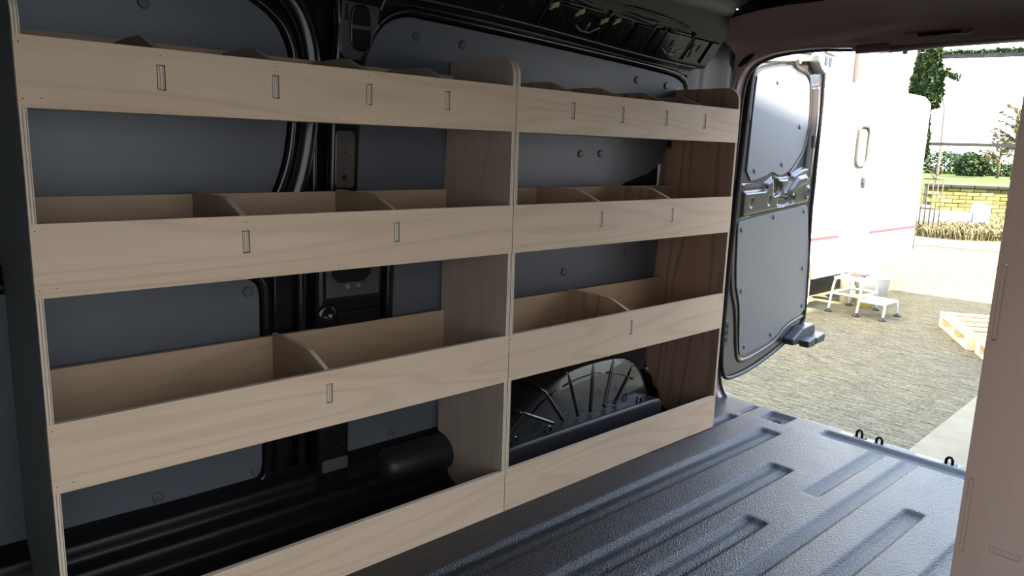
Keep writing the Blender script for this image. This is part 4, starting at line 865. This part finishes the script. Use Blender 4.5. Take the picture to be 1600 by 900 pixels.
# ---- dry grass
DG = [plain('straw_a', (0.26, 0.21, 0.09), 0.9), plain('straw_b', (0.15, 0.11, 0.04), 0.9), plain('straw_c', (0.14, 0.17, 0.04), 0.9)]
def grass(name, n, fx, h, label, mats=DG, w=0.008):
    bm = B()
    for i in range(n):
        x, y = fx(); a = random.uniform(0, 6.28); l = h*random.uniform(.4, 1.2); b_ = Vector((math.cos(a), math.sin(a), 0)); p = Vector((x, y, G)); s = Vector((-b_.y, b_.x, 0))*w
        q = p + b_*l*0.25 + Vector((0, 0, l*0.6)); r = p + b_*l*0.7 + Vector((0, 0, l*0.85))
        v = [bm.verts.new(k) for k in (p - s, p + s, q + s*.7, q - s*.7, r)]
        f = bm.faces.new(v[:4]); f.material_index = k_ = random.randrange(len(mats)); f = bm.faces.new((v[3], v[2], v[4])); f.material_index = k_
    o = obj(name, bm, mats, kind='stuff', label=label, cat='grass'); return o
random.seed(9)
def ell(cx_, cy_, rx, ry):
    def f():
        a = random.uniform(0, 6.28); r = math.sqrt(random.random()); return cx_ + rx*r*math.cos(a), cy_ + ry*r*math.sin(a)
    return f
DGD = [plain('dead_grass_a', (0.13, 0.10, 0.045), 0.9, spec=0.1), plain('dead_grass_b', (0.07, 0.05, 0.02), 0.9, spec=0.1), plain('dead_grass_c', (0.20, 0.17, 0.08), 0.9, spec=0.1)]
grass('dry_grass', 4200, ell(17.9, 3.85, 1.5, 1.1), 0.25, 'straw coloured dead grass clump at the edge of the yard', DGD, 0.012)
grass('long_grass', 1800, lambda: (20.6 + random.gauss(0, .8), random.uniform(1.5, 6.0)), 0.35, 'long dry grass round the white blocks and along the stone wall')
grass('green_grass', 2500, lambda: (random.uniform(19.5, 22), random.uniform(1.5, 6.5)), 0.10, 'short green grass between yard and stone wall', [IV[2], DG[2]])
DRT = plain('dark_soil', (0.04, 0.028, 0.015), 0.95, var=0.4)
bm = B(); rows = []
for i in range(14):
    rows.append([(17.3 + 0.9*((i/13)-.5)*2*0.6, 3.55 + 0.8*((j/13)-.5)*2*.6, G - 0.02 + 0.20*max(0, 1 - ((i/13-.5)**2 + (j/13-.5)**2)*4)*(0.7 + 0.5*noise.noise(Vector((i*.6, j*.6, 0))))) for j in range(14)])
sheet(bm, rows); obj('earth_mound', bm, DRT, smooth=True, label='small mound of dark earth and dead grass at the yard edge', cat='mound')
# ---- hedge, house, trees
def bush(cx_, cy_, cz_, rx, ry, rz, n, size, label, mats=IV, name='bush'):
    t = thing(name, label, 'bush', (cx_, cy_, G), group='bushes beyond the stone wall')
    def c(i):
        a = random.uniform(0, 6.28); ph = math.acos(random.uniform(-1, 1)); r = 0.75 + 0.35*random.random()
        d = Vector((math.cos(a)*math.sin(ph), math.sin(a)*math.sin(ph), math.cos(ph))); r *= 1 + 0.25*noise.noise(d*2.5 + Vector((cx_, cy_, 0)))
        return (cx_ + rx*d.x*r, cy_ + ry*d.y*r, max(G, cz_ + rz*d.z*r)), 0
    lv = leafclump('foliage', c, n, size, mats, '', '', (cx_, cy_, G)); lv.parent = t; lv['kind'] = 'stuff'
    bm = B(); cyl(bm, (cx_, cy_, G), (cx_, cy_, cz_ + rz*0.4), 0.06, 0.03, 8); obj('stem', bm, bpy.data.materials['rotten_timber'], t); return t
def at(px, py_z, t):   # world point on the viewing azimuth px at range t (used to lay out the far background)
    d = F_ + R_*((px-800)/1168.6); d = Vector((d.x, d.y, 0)); return CAMLOC + d*t
def gp(px, t): p = at(px, 0, t); return p.x, p.y
x, y = gp(1492, 80); bush(x, y, 0.45, 1.5, 1.5, 1.3, 2600, 0.16, 'dense dark green bush beyond the stone wall')
x, y = gp(1536, 84); bush(x, y, 0.0, 1.6, 2.0, 0.75, 1500, 0.15, 'low dark hedge bush under the bare tree, right of the dense bush')
x, y = gp(1580, 88); bush(x, y, 0.3, 2.0, 2.2, 1.1, 1400, 0.15, 'pale brown thicket at the far right beside the bare tree', DG)
x, y = gp(1444, 90); bush(x, y, 0.5, 1.9, 2.0, 1.5, 1500, 0.17, 'dark green bush seen behind the iron gate')
BK_ = plain('pale_bark', (0.10, 0.085, 0.04), 0.9, spec=0.1)
def tree(px, t, h, label, n1=9, lean=0.0, tw=0.10, spread=1.0):
    x, y = gp(px, t); r = thing('bare_tree', label, 'tree', (x, y, G)); bm = B()
    side = Vector((R_.x, R_.y, 0))
    tube(bm, [(x, y, G), (x, y, G + h*0.4), Vector((x, y, G + h*0.75)) + side*lean, Vector((x, y, G + h)) + side*lean*1.4], [tw, tw*.8, tw*.45, tw*.15], 8); obj('trunk', bm, BK_, r, smooth=True)
    bm = B(); bt_ = B()
    for i in range(n1):
        z0 = G + h*(0.30 + 0.62*i/n1); a = random.uniform(0, 6.28); L = h*0.38*(1.1 - 0.6*i/n1)*random.uniform(.8, 1.2)*spread
        d = Vector((math.cos(a), math.sin(a), 0)); p = [Vector((x, y, z0)) + side*lean*i/n1]
        for k in range(4): p.append(p[-1] + (d*0.8 + Vector((random.uniform(-.4, .4), random.uniform(-.4, .4), random.uniform(.1, .7))))*L/4)
        tube(bm, p, [tw*.35, tw*.28, tw*.2, tw*.13, tw*.06], 5)
        for q in range(24):
            s = p[random.randrange(1, 5)]; e = [s]
            for k in range(3): e.append(e[-1] + (d*0.4 + Vector((random.uniform(-1, 1), random.uniform(-1, 1), random.uniform(-.6, .8))))*L/7)
            tube(bt_, e, [tw*.22, tw*.17, tw*.12, tw*.07], 3, caps=False)
    obj('branches', bm, BK_, r, kind='stuff'); obj('twigs', bt_, BK_, r, kind='stuff')
random.seed(21)
tree(1556, 70, 6.9, 'pale bare tree with crooked trunk beyond the stone wall at the right', 24, -0.4, 0.24, 0.85)
tree(1532, 74, 3.6, 'low bushy bare tree with drooping twigs left of the crooked one', 24, 0.0, 0.16, 1.5)
HS = plain('house_wall', (0.75, 0.74, 0.72), 0.8); SLT = plain('slate_roof', (0.06, 0.07, 0.09), 0.6)
hx, hy = gp(1476, 125); hs = thing('house', 'distant white house with grey slate roof', 'house', (hx, hy, G))
sd = Vector((R_.x, R_.y, 0)).normalized(); fd = Vector((F_.x, F_.y, 0)).normalized()
HO = Vector((hx, hy, G))
bm = B(); prism(bm, [(-2.6, 0), (2.0, 0), (2.0, 1.9), (1.0, 3.2), (-2.6, 1.9)], lambda a, b, d: HO + sd*a + fd*d + Vector((0, 0, b*1.1)), 0, 4); obj('walls', bm, HS, hs)
bm = B(); prism(bm, [(-2.8, 1.85), (-1.7, 3.25), (1.05, 3.25), (0.15, 1.85)], lambda a, b, d: HO + sd*a + fd*d + Vector((0, 0, b*1.1)), -0.2, 0.0); obj('roof', bm, SLT, hs)
bm = B(); obox(bm, HO + sd*-1.6 + Vector((0, 0, 3.75)) + fd*1.5, sd, fd, (0, 0, 1), 0.18, 0.3, 0.35); obj('chimney', bm, HS, hs)
bm = B(); obox(bm, HO + sd*-0.9 + fd*-0.03 + Vector((0, 0, 0.9)), sd, fd, (0, 0, 1), 0.35, 0.03, 0.35); obj('window', bm, SLT, hs)
hx, hy = gp(1518, 110); bm = B(); obox(bm, (hx, hy, G+0.6), sd, fd, (0, 0, 1), 1.5, 1.5, 0.6); obox(bm, (hx, hy, G+1.25), sd, fd, (0, 0, 1), 1.6, 1.6, 0.06); obj('shed', bm, HS, label='long low white shed in the distance between bushes', cat='shed')
